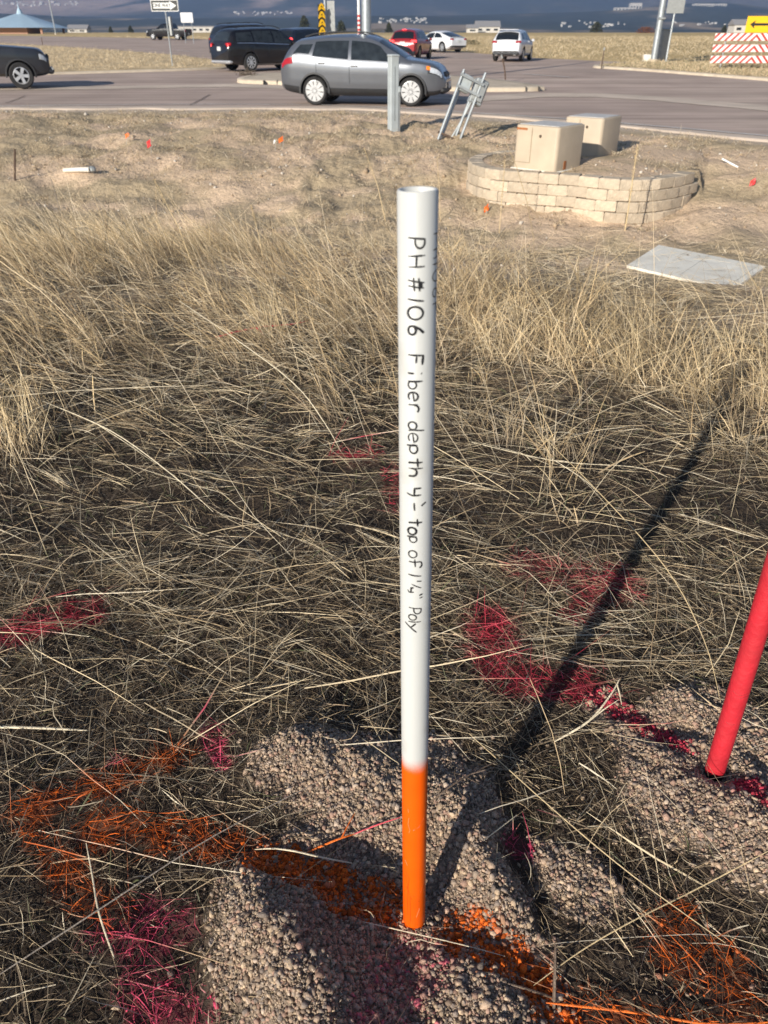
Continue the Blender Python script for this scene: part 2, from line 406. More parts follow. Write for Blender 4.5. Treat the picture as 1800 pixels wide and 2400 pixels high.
def ground_col(x, y):
    n1 = fbm(x * 1.3, y * 1.3, 41, 4); n2 = fbm(x * 0.25, y * 0.25, 43, 3); n3 = fbm(x * 7, y * 7, 47, 3)
    soil = np.array([0.050, 0.037, 0.027]) * (0.7 + 0.7 * n3[:, None])
    sand = np.array([0.58, 0.43, 0.295]) * (0.78 + 0.45 * n1[:, None]); tan_ = np.array([0.43, 0.335, 0.215]) * (0.75 + 0.5 * n3[:, None])
    bare = tan_ + (sand - tan_) * sstep(0.42, 0.58, n1 * 0.6 + n2 * 0.4)[:, None]
    plain = np.array([0.54, 0.40, 0.20]) * (0.72 + 0.55 * fbm(x * 0.08, y * 0.4, 53, 4)[:, None])
    k = sstep(4.0, 9.0, y + 2.5 * (n1 - 0.5) + 0.6 * np.clip(x, 0, 5))[:, None]
    c = soil * (1 - k) + bare * k
    k2 = sstep(30, 45, y)[:, None]
    c = c * (1 - k2) + plain * k2
    k3 = sstep(0.0, 1.6, y - road_near(x) + 1.8)[:, None] * (1 - k2)
    c = c * (1 - k3) + np.array([0.52, 0.42, 0.32]) * k3
    g = gravel_mask(x, y)[:, None] * (y < 4)[:, None]
    return c * (1 - g) + np.array([0.27, 0.205, 0.15]) * g
gc = painted(X, Y, ground_col(X, Y), r=np.full(len(X), 1.09))
nx_, ny_ = len(gx), len(gy)
ii = (np.arange(ny_ - 1)[:, None] * nx_ + np.arange(nx_ - 1)[None]).ravel()
ground = obj('ground', mesh_np('ground', np.stack([X, Y, Z], 1), np.stack([ii, ii + 1, ii + nx_ + 1, ii + nx_], 1), M_ground, gc, smooth=True))
tag(ground, 'brown earth and pale sandy roadside ground with a shallow dip before the road', kind='structure')

# ------------------------------------------------------------------ roads
def far_y(py): return None
def gnd(px, py):                                          # photo pixel on the smooth far ground
    p = on_ground(px, py); return p[0], p[1]
ROAD_FAR = np.array([gnd(-500, 80.5), gnd(0, 84), gnd(260, 88), gnd(506, 93), gnd(760, 104), gnd(1060, 121), gnd(1255, 137), gnd(1400, 144), gnd(1510, 148), gnd(1800, 163), gnd(2300, 195)])
def sheet(name, near, far, mat, lift, xs, n=24, kind='structure', label=None):
    P = []
    for j in range(n + 1):
        t = (j / n) ** 1.8; ys = near + (far - near) * t; P.append(np.stack([xs, ys, height(xs, ys, False) + (lift if j else -0.05)], 1))
    V = np.array(P).reshape(-1, 3); m = len(xs)
    ii = (np.arange(n)[:, None] * m + np.arange(m - 1)[None]).ravel()
    o = obj(name, mesh_np(name, V, np.stack([ii, ii + 1, ii + m + 1, ii + m], 1), mat, smooth=True))
    return tag(o, label, kind=kind)
o_ = np.argsort(ROAD_FAR[:, 0]); RF = ROAD_FAR[o_]
xs = np.concatenate([np.linspace(-150, -20, 40), np.linspace(-19, 19, 96), np.linspace(20, 45, 16)])
sheet('road', road_near(xs) + 0.25 + 0.12 * (vnoise(xs * 1.3, xs * 0, 8) - 0.5), np.interp(xs, RF[:, 0], RF[:, 1]), M_asphalt, 0.030, xs, 60, label='faded reddish grey asphalt junction with turning lane')
# dusty verge strip along the near edge and paler gore between the lanes on the right
sheet('road_verge', road_near(xs) - 0.25 + 0.5 * (vnoise(xs * 2.1, xs * 0, 9) - 0.5), road_near(xs) + 0.55 + 0.25 * (vnoise(xs * 3.1, xs * 0, 19) - 0.5), M_shoulder, 0.036, xs, 4, label='dusty strip along the near edge of the asphalt')
def strip(name, pts, w, mat, lift, n=4, label=None, wob=0.0, jag=False):
    P = [np.array(p[:2]) for p in pts]; L, R = [], []
    Q = []
    for a, b in zip(P[:-1], P[1:]):
        for k in range(n): Q.append(a + (b - a) * k / n)
    Q.append(P[-1]); Q = np.array(Q)
    T = np.gradient(Q, axis=0); T /= np.linalg.norm(T, axis=1)[:, None]; Nn = np.stack([-T[:, 1], T[:, 0]], 1)
    if wob: Q = Q + Nn * (rng.random(len(Q)) - .5)[:, None] * wob
    A, B = Q + Nn * w / 2, Q - Nn * w / 2
    V = np.concatenate([A, B]); V = np.c_[V, height(V[:, 0], V[:, 1], False) + lift]
    m = len(Q); i = np.arange(m - 1)
    o = obj(name, mesh_np(name, V, np.stack([i + m, i + m + 1, i + 1, i], 1), mat))
    return tag(o, label, kind='structure')
ln = [gnd(-300, 256), gnd(0, 252.5), gnd(220, 249.5), gnd(480, 248), gnd(733, 249), gnd(870, 254), gnd(1000, 261), gnd(1096, 268), gnd(1313, 282), gnd(1451, 293), gnd(1601, 306), gnd(1800, 324), gnd(2000, 345)]
strip('lane_line', ln, 0.11, M_line, 0.046, 6, 'thin white edge line along the turning lane')
strip('lane_line', [gnd(1226, 175.5), gnd(1336, 184)], 0.14, M_line, 0.046, 4, 'short white lane dash right of the white crossover')
strip('lane_line', [gnd(1010, 133), gnd(1150, 141)], 0.14, M_line, 0.046, 4, 'short white lane dash behind the white crossover')
strip('lane_line', [gnd(340, 115), gnd(365, 116)], 0.25, M_line, 0.046, 2, 'short white lane dash on the far road')
strip('lane_line', [gnd(415, 120), gnd(450, 122)], 0.25, M_line, 0.046, 2, 'second short white lane dash on the far road')
strip('dusty_gore', [gnd(1080, 238), gnd(1250, 226), gnd(1400, 226), gnd(1560, 236), gnd(1700, 248), gnd(1850, 262)], 1.5, M_shoulder, 0.040, 6, 'pale dusty band between the lanes', wob=0.1)
strip('dusty_gore', [gnd(-200, 213), gnd(0, 211), gnd(250, 208), gnd(545, 203), gnd(700, 208)], 1.5, M_shoulder, 0.040, 6, 'pale dusty band along the turning lane', wob=0.1)
strip('tar_and_shadow_line', [gnd(15, 245), gnd(60, 228)], 0.035, M_tar_shadow, 0.047, 5, 'dark sealed crack across the turning lane', wob=0.05)
strip('tar_and_shadow_line', [gnd(445, 250), gnd(490, 225)], 0.035, M_tar_shadow, 0.047, 5, 'dark sealed crack left of the silver car', wob=0.05)
strip('tar_and_shadow_line', [gnd(1040, 175), gnd(1110, 166), gnd(1180, 158), gnd(1310, 151)], 0.06, M_tar_shadow, 0.047, 6, 'long painted shadow of the mast arm in front of the white crossover', wob=0.08)  # dark strip painted where the signal arm's shadow crosses the road

# raised islands: polygon in photo pixels -> ground
def island(name, px, h, top_mat, label, kerb_mat=None, col=None, cell=None, kerb_w=0.3):
    P = np.array([gnd(*p) for p in px]); n = len(P)
    Q = []
    for i in range(n):                                     # round the outline a little
        a, b, c = P[i - 1], P[i], P[(i + 1) % n]
        Q += [b + (a - b) * 0.22, b + (a - b) * 0.08 + (c - b) * 0.08, b + (c - b) * 0.22]
    P = np.array(Q); n = len(P); c = P.mean(0)
    area = 0.5 * np.sum(P[:, 0] * np.roll(P[:, 1], -1) - np.roll(P[:, 0], -1) * P[:, 1])
    if area < 0: P = P[::-1]
    T = np.roll(P, -1, 0) - np.roll(P, 1, 0); T /= np.linalg.norm(T, axis=1)[:, None] + 1e-9
    IN = np.stack([-T[:, 1], T[:, 0]], 1)
    def ring(off, z): q = P + IN * off; return np.c_[q, height(q[:, 0], q[:, 1], False) + z]
    R = [ring(0, 0.0), ring(0.03, h * 0.85), ring(0.07, h), ring(kerb_w, h + 0.002)]
    V = np.concatenate(R); F = []
    for r in range(3):
        for i in range(n): F.append((r * n + i, r * n + (i + 1) % n, (r + 1) * n + (i + 1) % n, (r + 1) * n + i))
    root = obj(name, None); root.location = (0, 0, 0); tag(root, label, kind='structure')
    k = MB(); k.add(V, F); k.build('kerb', kerb_mat or M_concrete, root)
    t = MB(); q = ring(kerb_w - 0.01, h - 0.004)
    cz = float(height(np.array([c[0]]), np.array([c[1]]), False)[0]) + h - 0.004
    t.add(list(map(tuple, q)) , [tuple(range(n))])
    t.build('infill', top_mat, root)
    return root, P
M_dirt = pmat('dry_earth', (0.52, 0.39, 0.22), 0.95, var=0.3, scale=1.2, bump=0.8, bscale=8, detail=10)
M_infill = pmat('island_paving', (0.52, 0.43, 0.32), 0.9, var=0.14, scale=2, bump=0.3, bscale=20, dirt=(0.3, 0.23, 0.16), dirt_amt=0.6)
isl, ISL_P = island('traffic_island', [(541, 197), (600, 181), (673, 178), (900, 178), (1046, 185), (1170, 196), (1287, 214), (1240, 217), (1142, 218), (1048, 216), (900, 212), (673, 202)], 0.16, M_infill, 'low concrete kerbed traffic island behind the silver car')
strip_px = [(700, 0)]
isl2, ISL2_P = island('grass_verge', [(-300, 95), (0, 104), (231, 118), (420, 133), (515, 146), (555, 157), (535, 164), (362, 170), (119, 177), (-300, 190)], 0.12, M_dirt, 'dry grass wedge between the far road and the near lane', kerb_w=0.2)
isl3, ISL3_P = island('median', [(1372, 160), (1450, 152), (1560, 150), (1800, 163), (2300, 195), (2300, 240), (1800, 192), (1650, 180), (1500, 168)], 0.13, M_dirt, 'dry grass median with a pale kerb under the barricade')
# expansion joints of the island kerb
for px in (1232, 1264, 618, 650):
    p = gnd(px, 217 if px > 900 else 201); b = MB(); b.box((p[0], p[1] + 0.15, h1(*p) + 0.085), (0.03, 0.36, 0.17)); b.build('kerb_joint', M_tar_shadow, isl)

# ------------------------------------------------------------------ mountains and foothills
mx_ = np.linspace(-6500, 6500, 300); my_ = np.concatenate([np.linspace(900, 3500, 90), np.linspace(3550, 9500, 110)])
MX, MY = np.meshgrid(mx_, my_); fx, fy = MX.ravel(), MY.ravel()
def mtn(x, y):
    a = x / y                                              # bearing
    foot = 58 * sstep(1300, 2900, y) * (0.45 + 0.9 * fbm(x / 700, y / 900, 61, 4))
    foot = foot + 30 * np.exp(-((a - 0.36) / 0.10) ** 2 - ((y - 3000) / 500) ** 2) 
    r = 1 - np.abs(2 * fbm(x / 1500, y / 1700, 67, 5, 0.52) - 1)
    m = sstep(3600, 8200, y) * (190 + 470 * r + 220 * fbm(x / 3000, y / 3000, 71, 3))
    m2 = 95 * np.exp(-((y - 4200) / 500) ** 2) * (fbm(x / 900, y / 900, 73, 4))
    return 5.0 + foot + m + m2 - 6 * (1 - sstep(900, 1500, y))
mz = mtn(fx, fy)
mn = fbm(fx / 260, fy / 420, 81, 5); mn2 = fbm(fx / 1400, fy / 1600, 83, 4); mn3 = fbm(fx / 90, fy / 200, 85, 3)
shadowed_forest = np.array([0.034, 0.046, 0.040]); scrub = np.array([0.075, 0.085, 0.060]); sunlit_grass = np.array([0.46, 0.34, 0.22]); sunlit_rock = np.array([0.60, 0.43, 0.33])  # dark tones paint cloud shadow over woods, tan tones paint sunlit slopes
fc = shadowed_forest + (scrub - shadowed_forest) * mn[:, None]
k = sstep(0.52, 0.66, mn * 0.55 + mn3 * 0.45)[:, None] * sstep(4200, 2600, fy)[:, None]; fc = fc * (1 - k * 0.8) + sunlit_grass * k * 0.8
left = sstep(0.10, -0.12, fx / fy)  # painted sunlit tan gathers toward the left
k = (sstep(0.47, 0.56, mn2 * 0.45 + mn * 0.55 + left * 0.05) * sstep(3300, 4200, fy) * (0.22 + 0.78 * left))[:, None]; fc = fc * (1 - k * 0.85) + sunlit_rock * k * 0.85
ni, nj = len(my_), len(mx_); ii = (np.arange(ni - 1)[:, None] * nj + np.arange(nj - 1)[None]).ravel()
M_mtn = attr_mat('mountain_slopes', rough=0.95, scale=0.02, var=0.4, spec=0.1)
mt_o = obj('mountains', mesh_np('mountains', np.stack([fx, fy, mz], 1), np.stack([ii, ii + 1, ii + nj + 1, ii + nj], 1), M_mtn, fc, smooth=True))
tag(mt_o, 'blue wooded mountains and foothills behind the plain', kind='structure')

# air
hz, nt, b = new_mat('haze_air'); nt.nodes.remove(b)
pv = nt.nodes.new('ShaderNodeVolumePrincipled'); pv.inputs['Color'].default_value = (0.40, 0.58, 1.0, 1); pv.inputs['Density'].default_value = 2.0e-4; pv.inputs['Anisotropy'].default_value = 0.1
nt.links.new(pv.outputs[0], nt.nodes['Material Output'].inputs['Volume'])
hb = MB(); hb.box((0, 4700, 468), (14000, 11400, 1000)); ho = hb.build('haze', hz); tag(ho, 'thin blue air between the camera and the mountains', kind='stuff')
# ------------------------------------------------------------------ vehicles
def paint(name, col, metal=0.0, rough=0.35, coat=1.0): return pmat(name, col, rough, metal, var=0.04, scale=3, coat=coat, dirt=(0.30, 0.25, 0.2), dirt_amt=0.05)
M_silver = paint('silver_paint', (0.15, 0.16, 0.18), 0.55, 0.32)
M_black = paint('black_paint', (0.006, 0.006, 0.008), 0, .25, .4); M_dark = paint('dark_grey_paint', (0.016, 0.018, 0.022), 0.0, .3, .5)
M_red = paint('red_paint', (0.30, 0.010, 0.014), 0.2); M_white = paint('white_paint', (0.74, 0.75, 0.77))
M_navy = paint('blue_black_paint', (0.012, 0.016, 0.028), 0, .25, .6); M_truck = paint('slate_paint', (0.030, 0.033, 0.040), 0.2, .3, .6)
M_glass = pmat('tinted_glass', (0.012, 0.015, 0.019), 0.04, var=0.0, spec=0.6)
M_glass2 = pmat('clear_car_glass', (0.022, 0.027, 0.031), 0.04, var=0.4, scale=5, spec=0.6)
M_tyre = pmat('tyre_rubber', (0.022, 0.021, 0.021), 0.85, var=0.2, bump=0.3); M_plastic = pmat('black_plastic', (0.028, 0.028, 0.030), 0.6, var=0.15)
M_well = pmat('wheel_well', (0.012, 0.012, 0.012), 0.9); M_chrome = pmat('bright_trim', (0.75, 0.76, 0.78), 0.18, 0.9, var=0.05)
M_alloy = pmat('alloy', (0.62, 0.63, 0.65), 0.3, 0.5, var=0.08); M_cover = pmat('silver_wheel_cover', (0.50, 0.50, 0.50), 0.35, 0.15, var=0.06)
M_galvtrim = pmat('satin_trim', (0.30, 0.30, 0.31), 0.4, 0.5); M_head = pmat('headlamp_lens', (0.62, 0.64, 0.66), 0.08, 0.3, var=0.3, scale=30); M_amber = pmat('amber_lens', (0.85, 0.22, 0.02), 0.2, var=0.1)
M_tail = pmat('tail_lens', (0.35, 0.012, 0.02), 0.15, var=0.1); M_plate = pmat('number_plate', (0.60, 0.62, 0.60), 0.5, var=0.15, scale=40)
def emis(name, col, s):
    m, nt, b = new_mat(name); b.inputs['Base Color'].default_value = (*col, 1); b.inputs['Emission Color'].default_value = (*col, 1); b.inputs['Emission Strength'].default_value = s; return m
M_brake = emis('lit_brake_lamp', (1.0, 0.05, 0.05), 2.2)

import bmesh
def fix_normals(me):
    b = bmesh.new(); b.from_mesh(me); bmesh.ops.remove_doubles(b, verts=b.verts, dist=1e-5); bmesh.ops.recalc_face_normals(b, faces=b.faces); b.to_mesh(me); b.free()
def itp(tab, x):
    t = sorted(tab); X = [p[0] for p in t]; Y = [p[1] for p in t]
    x = np.asarray(x, float); w = 0.09                     # box-smoothed polyline: soft corners
    return (np.interp(x - w, X, Y) + 2 * np.interp(x, X, Y) + np.interp(x + w, X, Y)) / 4

WHEELS = {}
def wheel_parts(style, r, wd, rimr, mat):
    key = (style, r, mat.name)
    if key in WHEELS: return WHEELS[key]
    t = MB(); h = wd / 2
    t.lathe([(rimr, -h * .9), (r * .90, -h), (r * .975, -h * .8), (r, -h * .5), (r, h * .5), (r * .975, h * .8), (r * .90, h), (rimr, h * .9)], 32, 'y')
    tyre = t.mesh('tyre', M_tyre, 40)
    m = MB(); m.lathe([(rimr * 1.0, h * .92), (rimr * .94, h * .96), (rimr * .90, h * .7)], 32, 'y')
    n, a = {'cover': (10, .50), 'five': (5, .55), 'multi': (9, .42), 'dark': (7, .5)}[style]
    for i in range(n):
        w = 2 * pi * i / n
        for s_ in ((0,) if style == 'five' else (0,)):
            pts = []
            for rr, hw in ((0.12, .32), (.55, .30), (.95, .50 if style == 'cover' else .34)):
                d = a * hw * rimr * (0.6 if style == 'multi' else 1) * (1.15 if style == 'five' else 1)
                pts.append((rr * rimr, d * (0.8 if rr < .2 else 1)))
            poly = [(p[0], -p[1]) for p in pts] + [(p[0], p[1]) for p in reversed(pts)]
            M = Matrix.Rotation(-w, 4, 'Y') @ Matrix.Rotation(pi / 2, 4, 'X') @ Matrix.Rotation(0, 4, 'Z')
            m.prism(poly, -h * .97, -h * .70, M)
    m.lathe([(0.001, h * 1.0), (rimr * .16, h * 1.0), (rimr * .2, h * .8)], 16, 'y')
    rim = m.mesh('rim', mat, 30)
    b = MB(); b.lathe([(rimr * .93, h * .55), (0.001, h * .5)], 24, 'y')
    back = b.mesh('rim_shadow_disc', M_well, 30)
    WHEELS[key] = (tyre, rim, back); return WHEELS[key]

def make_car(name, label, sp, loc, heading, group='vehicles at the junction'):
    """local +X is forward; heading clockwise from +Y"""
    root = thing(name, label, sp.get('cat', 'car'), loc, pi / 2 - heading, group)
    L, W = sp['L'], sp['W']; hw = W / 2; mat = sp['mat']; x0, x1 = -L / 2, L / 2
    zb = lambda x: itp(sp['bottom'], x); bl = lambda x: itp(sp['belt'], x); rf = lambda x: np.maximum(itp(sp['roof'], x), bl(x) + 0.015)
    wd = lambda x: itp(sp['plan'], x) * hw
    tum = sp.get('tumble', 0.36)
    def half(x):
        b0, b1, r, w = float(zb(x)), float(bl(x)), float(rf(x)), float(wd(x))
        w2 = w * 0.965; w3 = max(0.2, w2 - 0.055 - tum * (r - b1)); ze = r - 0.03 - 0.05 * min(1, (r - b1) * 2)
        ze = max(ze, b1 + 0.008); return b0, b1, r, w, w2, w3, ze
    def green(x, t, off=0.0):                              # point on the cabin side
        b0, b1, r, w, w2, w3, ze = half(x)
        y = w2 + (w3 - w2) * t + 0.030 * 4 * t * (1 - t) * min(1, (r - b1) * 2); return (y + off, b1 + (ze - b1) * t)
    def top(x, s, off=0.0):
        b0, b1, r, w, w2, w3, ze = half(x); y = s * w3
        z = ze + (r - ze) * (1 - abs(s) ** 2.4)
        e = 0.03; sl = (float(rf(x + e)) - float(rf(x - e))) / (2 * e); n = Vector((-sl, 0, 1)).normalized() * off
        return (x + n.x, y, z + n.z)
    def section(x):
        b0, b1, r, w, w2, w3, ze = half(x); m = b1 - b0
        pts = [(0, b0), (w * .80, b0), (w * .93, b0 + m * .10), (w * .985, b0 + m * .26), (w * .985, b0 + m * .42), (w * 1.0, b0 + m * .62), (w * .998, b0 + m * .80), (w * .985, b0 + m * .93), (w2, b1)]
        pts += [green(x, t) for t in (.2, .4, .6, .8, 1.0)]
        pts += [(top(x, s)[1], top(x, s)[2]) for s in (.9, .75, .5, .25, 0)]
        return pts
    N = 72; us = np.linspace(0, 1, N + 1); xs_ = x0 + (x1 - x0) * (us - 0.035 * np.sin(4 * pi * us) * 0 ) 
    xs_ = np.unique(np.concatenate([xs_, [x0 + .02, x0 + .05, x1 - .02, x1 - .05]]))
    V, F = [], []; n = None
    for x in xs_:
        h_ = section(x); full = [(x, y, z) for y, z in h_] + [(x, -y, z) for y, z in h_[-2:0:-1]]
        n = len(full); V += full
    m_ = len(xs_)
    for i in range(m_ - 1):
        for k in range(n):
            F.append((i * n + k, (i + 1) * n + k, (i + 1) * n + (k + 1) % n, i * n + (k + 1) % n))
    F.append(tuple(range(n))); F.append(tuple(range((m_ - 1) * n + n - 1, (m_ - 1) * n - 1, -1)))
    me = bpy.data.meshes.new('body'); me.from_pydata(V, [], F); me.update(); fix_normals(me); me.materials.append(mat); me.materials.append(M_well)
    # wheel arches
    R = sp['wheel']; ax = sp['axles']
    cut = MB()
    for xa in ax:
        for s in (-1, 1):
            cut.lathe([(0.001, s * (hw - .34)), (R * 1.13, s * (hw - .34)), (R * 1.13, s * (hw + .2)), (0.001, s * (hw + .2))][::s], 40, 'y', (xa, 0, R * 1.02))
    cm = cut.mesh('cut'); fix_normals(cm); cm.materials.append(M_well)
    bo = bpy.data.objects.new('tmp_body', me); co = bpy.data.objects.new('tmp_cut', cm); C.objects.link(bo); C.objects.link(co)
    md = bo.modifiers.new('b', 'BOOLEAN'); md.operation = 'DIFFERENCE'; md.object = co; md.solver = 'EXACT'; md.use_self = True
    try: md.material_mode = 'TRANSFER'
    except Exception: pass
    dg = bpy.context.evaluated_depsgraph_get(); ev = bo.evaluated_get(dg); me2 = bpy.data.meshes.new_from_object(ev)
    bpy.data.objects.remove(bo); bpy.data.objects.remove(co)
    if len(me2.polygons) < 500: me2 = me
    me2.polygons.foreach_set('use_smooth', np.ones(len(me2.polygons), bool)); me2.set_sharp_from_angle(angle=radians(28))
    obj('body', me2, root)
    gm = sp.get('glass', M_glass)
    for s in (-1, 1):
        for (xb0, xt0, xb1, xt1, t0, t1) in sp['side']:
            P = []
            for j in range(6):
                t = t0 + (t1 - t0) * j / 5; xa, xb = xb0 + (xt0 - xb0) * j / 5, xb1 + (xt1 - xb1) * j / 5; row = []
                for i in range(9):
                    x = xa + (xb - xa) * i / 8; y, z = green(x, t, 0.006); row.append((x, s * y, z))
                P.append(row if s < 0 else row[::-1])
            MB().grid(P).build('side_window', gm, root, 60)
    for nm, (xa, xb) in (('windscreen', sp['screen']), ('rear_window', sp['back'])):
        P = [[top(xa + (xb - xa) * i / 10, sp.get('gw', .93) * (-1 + 2 * j / 10), 0.007) for j in range(11)] for i in range(11)]
        if xa > xb: P = P[::-1]
        MB().grid([r[::-1] for r in P]).build(nm, gm if nm == 'rear_window' else sp.get('sglass', gm), root, 60)
    def side_patch(nm, xa, xb, f0, f1, mt, off=0.008, par=root, skew=0.0):   # patch on the flank between height fractions
        for s in (-1, 1):
            P = []
            for j in range(5):
                f = f0 + (f1 - f0) * j / 4; row = []
                for i in range(9):
                    x = xa + (xb - xa) * i / 8 + skew * (j / 4); sec = section(x); b0, b1 = sec[0][1], sec[8][1]; z = b0 + (b1 - b0) * f
                    zs = [p[1] for p in sec[1:9]]; ys = [p[0] for p in sec[1:9]]; y = float(np.interp(z, zs, ys)) + off; row.append((x, s * y, z))
                P.append(row if s < 0 else row[::-1])
            MB().grid(P).build(nm, mt, par, 60)
    for a in sp.get('patches', []): side_patch(*a)
    # wheels
    tyre, rim, back = wheel_parts(sp['wstyle'], R, sp.get('ww', .225), R * sp.get('rim', .66), sp.get('wmat', M_alloy))
    for xa in ax:
        for s in (-1, 1):
            w = obj('wheel', back, root, (xa, s * (hw - .135), R)); w.rotation_euler = (0, rng.random() * 6, pi if s < 0 else 0)
            obj('tyre', tyre, w); obj('rim', rim, w)
            if sp.get('flare'):
                b = MB(); P = []
                for i in range(17):
                    an = radians(-8) + radians(196) * i / 16; P.append([(xa + rr * cos(an), s * yy, R * 1.02 + rr * sin(an)) for rr, yy in ((R * 1.10, hw - .05), (R * 1.12, hw + .012), (R * 1.24, hw + .006), (R * 1.26, hw - .05))])
                b.grid(P if s > 0 else P[::-1]); b.build('wheel_arch_trim', sp['flare'], root, 50)
    # mirrors, handles
    mxp = sp['mirror']
    for s in (-1, 1):
        y, z = green(mxp, .06); b = MB(); b.box((mxp - .02, s * (y + .12), z + .05), (.13, .20, .15), bev=.05); b.box((mxp, s * (y + .02), z - .01), (.06, .12, .05)); b.build('wing_mirror', sp.get('mirmat', mat), root)
        for hx in sp.get('handles', []):
            y, z = green(hx, 0); b = MB(); b.box((hx, s * (hw * .995), z - .11), (.20, .035, .035), bev=.012); b.build('door_handle', sp.get('hmat', mat), root)
    # ends: boxes given as (name, x from end, y, z, size, material)
    for e in sp.get('ends', []):
        nm, x, y, z, d, mt = e[:6]
        for s in ((-1, 1) if y else (1,)):
            b = MB(); b.box((x, s * y, z), d, ry=e[6] if len(e) > 6 else 0, rz=(-s * e[7] if len(e) > 7 else 0), bev=min(d) * .35); b.build(nm, mt, root)
    for s in (-1, 1):
        if sp.get('rails'):
            a, b_ = sp['rails']; pts = [(x, s * (half(x)[5] * .93), half(x)[2] + (.005 if x in (a, b_) else .045)) for x in np.linspace(a, b_, 8)]
            MB().tube(pts, .018, 6).build('roof_rail', sp.get('railmat', M_plastic), root)
    return root

def suv(L, W, H, wb, fo, R, **k):
    """generic two-box body; fo = front overhang"""
    x1 = L / 2; x0 = -x1; fa = x1 - fo; ra = fa - wb; hood = k.get('hood', H * .62); belt = k.get('belt_h', H * .63); cowl = k.get('cowl', fa - .12)
    gc = k.get('gc', .24)
    sp = dict(L=L, W=W, wheel=R, axles=(fa, ra), wstyle=k.get('wstyle', 'multi'), mat=k['mat'])
    sp['bottom'] = [(x0, .42), (x0 + .12, .34), (ra - .3, gc), (fa + .3, gc), (x1 - .2, .28), (x1, .40)]
    sp['belt'] = [(x0, H * .50), (x0 + .05, H * .60), (x0 + .18, belt + .03), (ra, belt + .035), (cowl - .9, belt - .02), (cowl, hood - .03), (x1 - .45, hood - .12), (x1 - .15, hood - .26), (x1 - .03, hood - .40), (x1, hood - .50)]
    rs = k.get('rake', .42); sl = k.get('screen', .78)
    sp['roof'] = [(x0, H * .51), (x0 + .06, H * .63), (x0 + .09, belt + .06), (x0 + rs, H * .925), (x0 + rs + .22, H * .965), (ra + .6, H * .995), (cowl - sl - .5, H), (cowl - sl - .12, H * .985), (cowl - sl + .02, H * .95), (cowl, hood + .05), (x1 - .8, hood + .01), (x1 - .35, hood - .10), (x1 - .1, hood - .25), (x1, hood - .48)]
    sp['plan'] = [(x0, .80), (x0 + .06, .88), (x0 + .25, .955), (ra, .995), (0, 1.0), (fa, .985), (x1 - .45, .94), (x1 - .18, .84), (x1 - .04, .70), (x1, .60)]
    a = x0 + rs + .02; e = cowl - sl
    q = x0 + .42; p1 = (ra + .33); mid = (p1 + cowl - .3) / 2
    sp['side'] = [(q, a + .16, p1 - .12, p1 - .16, .10, .80), (p1 - .03, p1 - .07, mid - .05, mid - .07, .07, .86), (mid + .03, mid + .01, cowl - .26, e + .14, .06, .86)]
    sp['screen'] = (cowl - .05, e + .04); sp['back'] = (x0 + .12, x0 + rs - .02); sp['mirror'] = cowl - .30
    sp['handles'] = (p1 + .02, mid + .12)
    sp['wmat'] = k.get('wmat', M_alloy); sp['hmat'] = k.get('hmat', k['mat'])
    for kk in ('flare', 'rim', 'rails', 'glass', 'sglass', 'mirmat', 'ends', 'patches', 'cat', 'ww', 'tumble', 'gw'):
        if kk in k: sp[kk] = k[kk]
    sp['_'] = (x0, x1, fa, ra, hood, belt)
    return sp
def rear_kit(sp, H, W, lamp, plate_z, bumper, lit=False, lamp_z=None, lampw=.34):
    x0 = sp['_'][0]; lz = lamp_z or H * .56
    return [('tail_light', x0 + .075, W * .5 - lampw * .5 - .045, lz, (.10, lampw, .13), lamp, 0, .35), ('number_plate', x0 - .008, 0, plate_z, (.02, .32, .17), M_plate), ('bumper_trim', x0 + .10, 0, .40, (.26, W * .86, .16), bumper), ('exhaust_trim', x0 + .02, W * .30, .34, (.10, .16, .06), M_chrome)]

def ground_pt(px, Y): 
    x = px_x(px, Y, far_rise(Y)); return (x, Y, float(far_rise(Y)) + 0.031)

# silver crossover in the turning lane
sp = suv(4.63, 1.84, 1.69, 2.706, .93, .355, mat=M_silver, wstyle='cover', wmat=M_cover, glass=M_glass2, hood=1.10, belt_h=1.10, rake=.50, screen=.86, rim=.74, mirmat=M_plastic, flare=M_plastic)
sp['belt'] = [(-2.315, .88), (-2.27, 1.04), (-2.16, 1.15), (-1.80, 1.21), (-1.2, 1.14), (-.3, 1.07), (.95, 1.04), (1.3, 1.03), (1.65, 1.01), (1.98, .96), (2.15, .88), (2.24, .77), (2.30, .62), (2.315, .52)]
sp['roof'] = [(-2.315, .90), (-2.28, 1.06), (-2.22, 1.15), (-1.97, 1.50), (-1.80, 1.60), (-1.0, 1.685), (-.25, 1.70), (.2, 1.665), (.45, 1.59), (1.27, 1.14), (1.6, 1.11), (1.95, 1.05), (2.13, .96), (2.23, .84), (2.30, .66), (2.315, .54)]
sp['plan'] = [(-2.315, .78), (-2.25, .87), (-2.05, .955), (-1.3, .995), (0, 1.0), (1.38, .99), (1.85, .955), (2.1, .88), (2.24, .77), (2.315, .64)]; sp['screen'] = (1.20, .47)
sp['back'] = (-2.20, -1.99); sp['rails'] = (-1.6, .1); sp['railmat'] = M_plastic
sp['side'] = [(-1.92, -1.72, -1.46, -1.36, .16, .74), (-1.36, -1.28, -.36, -.36, .07, .86), (-.27, -.28, 1.02, .52, .06, .86)]
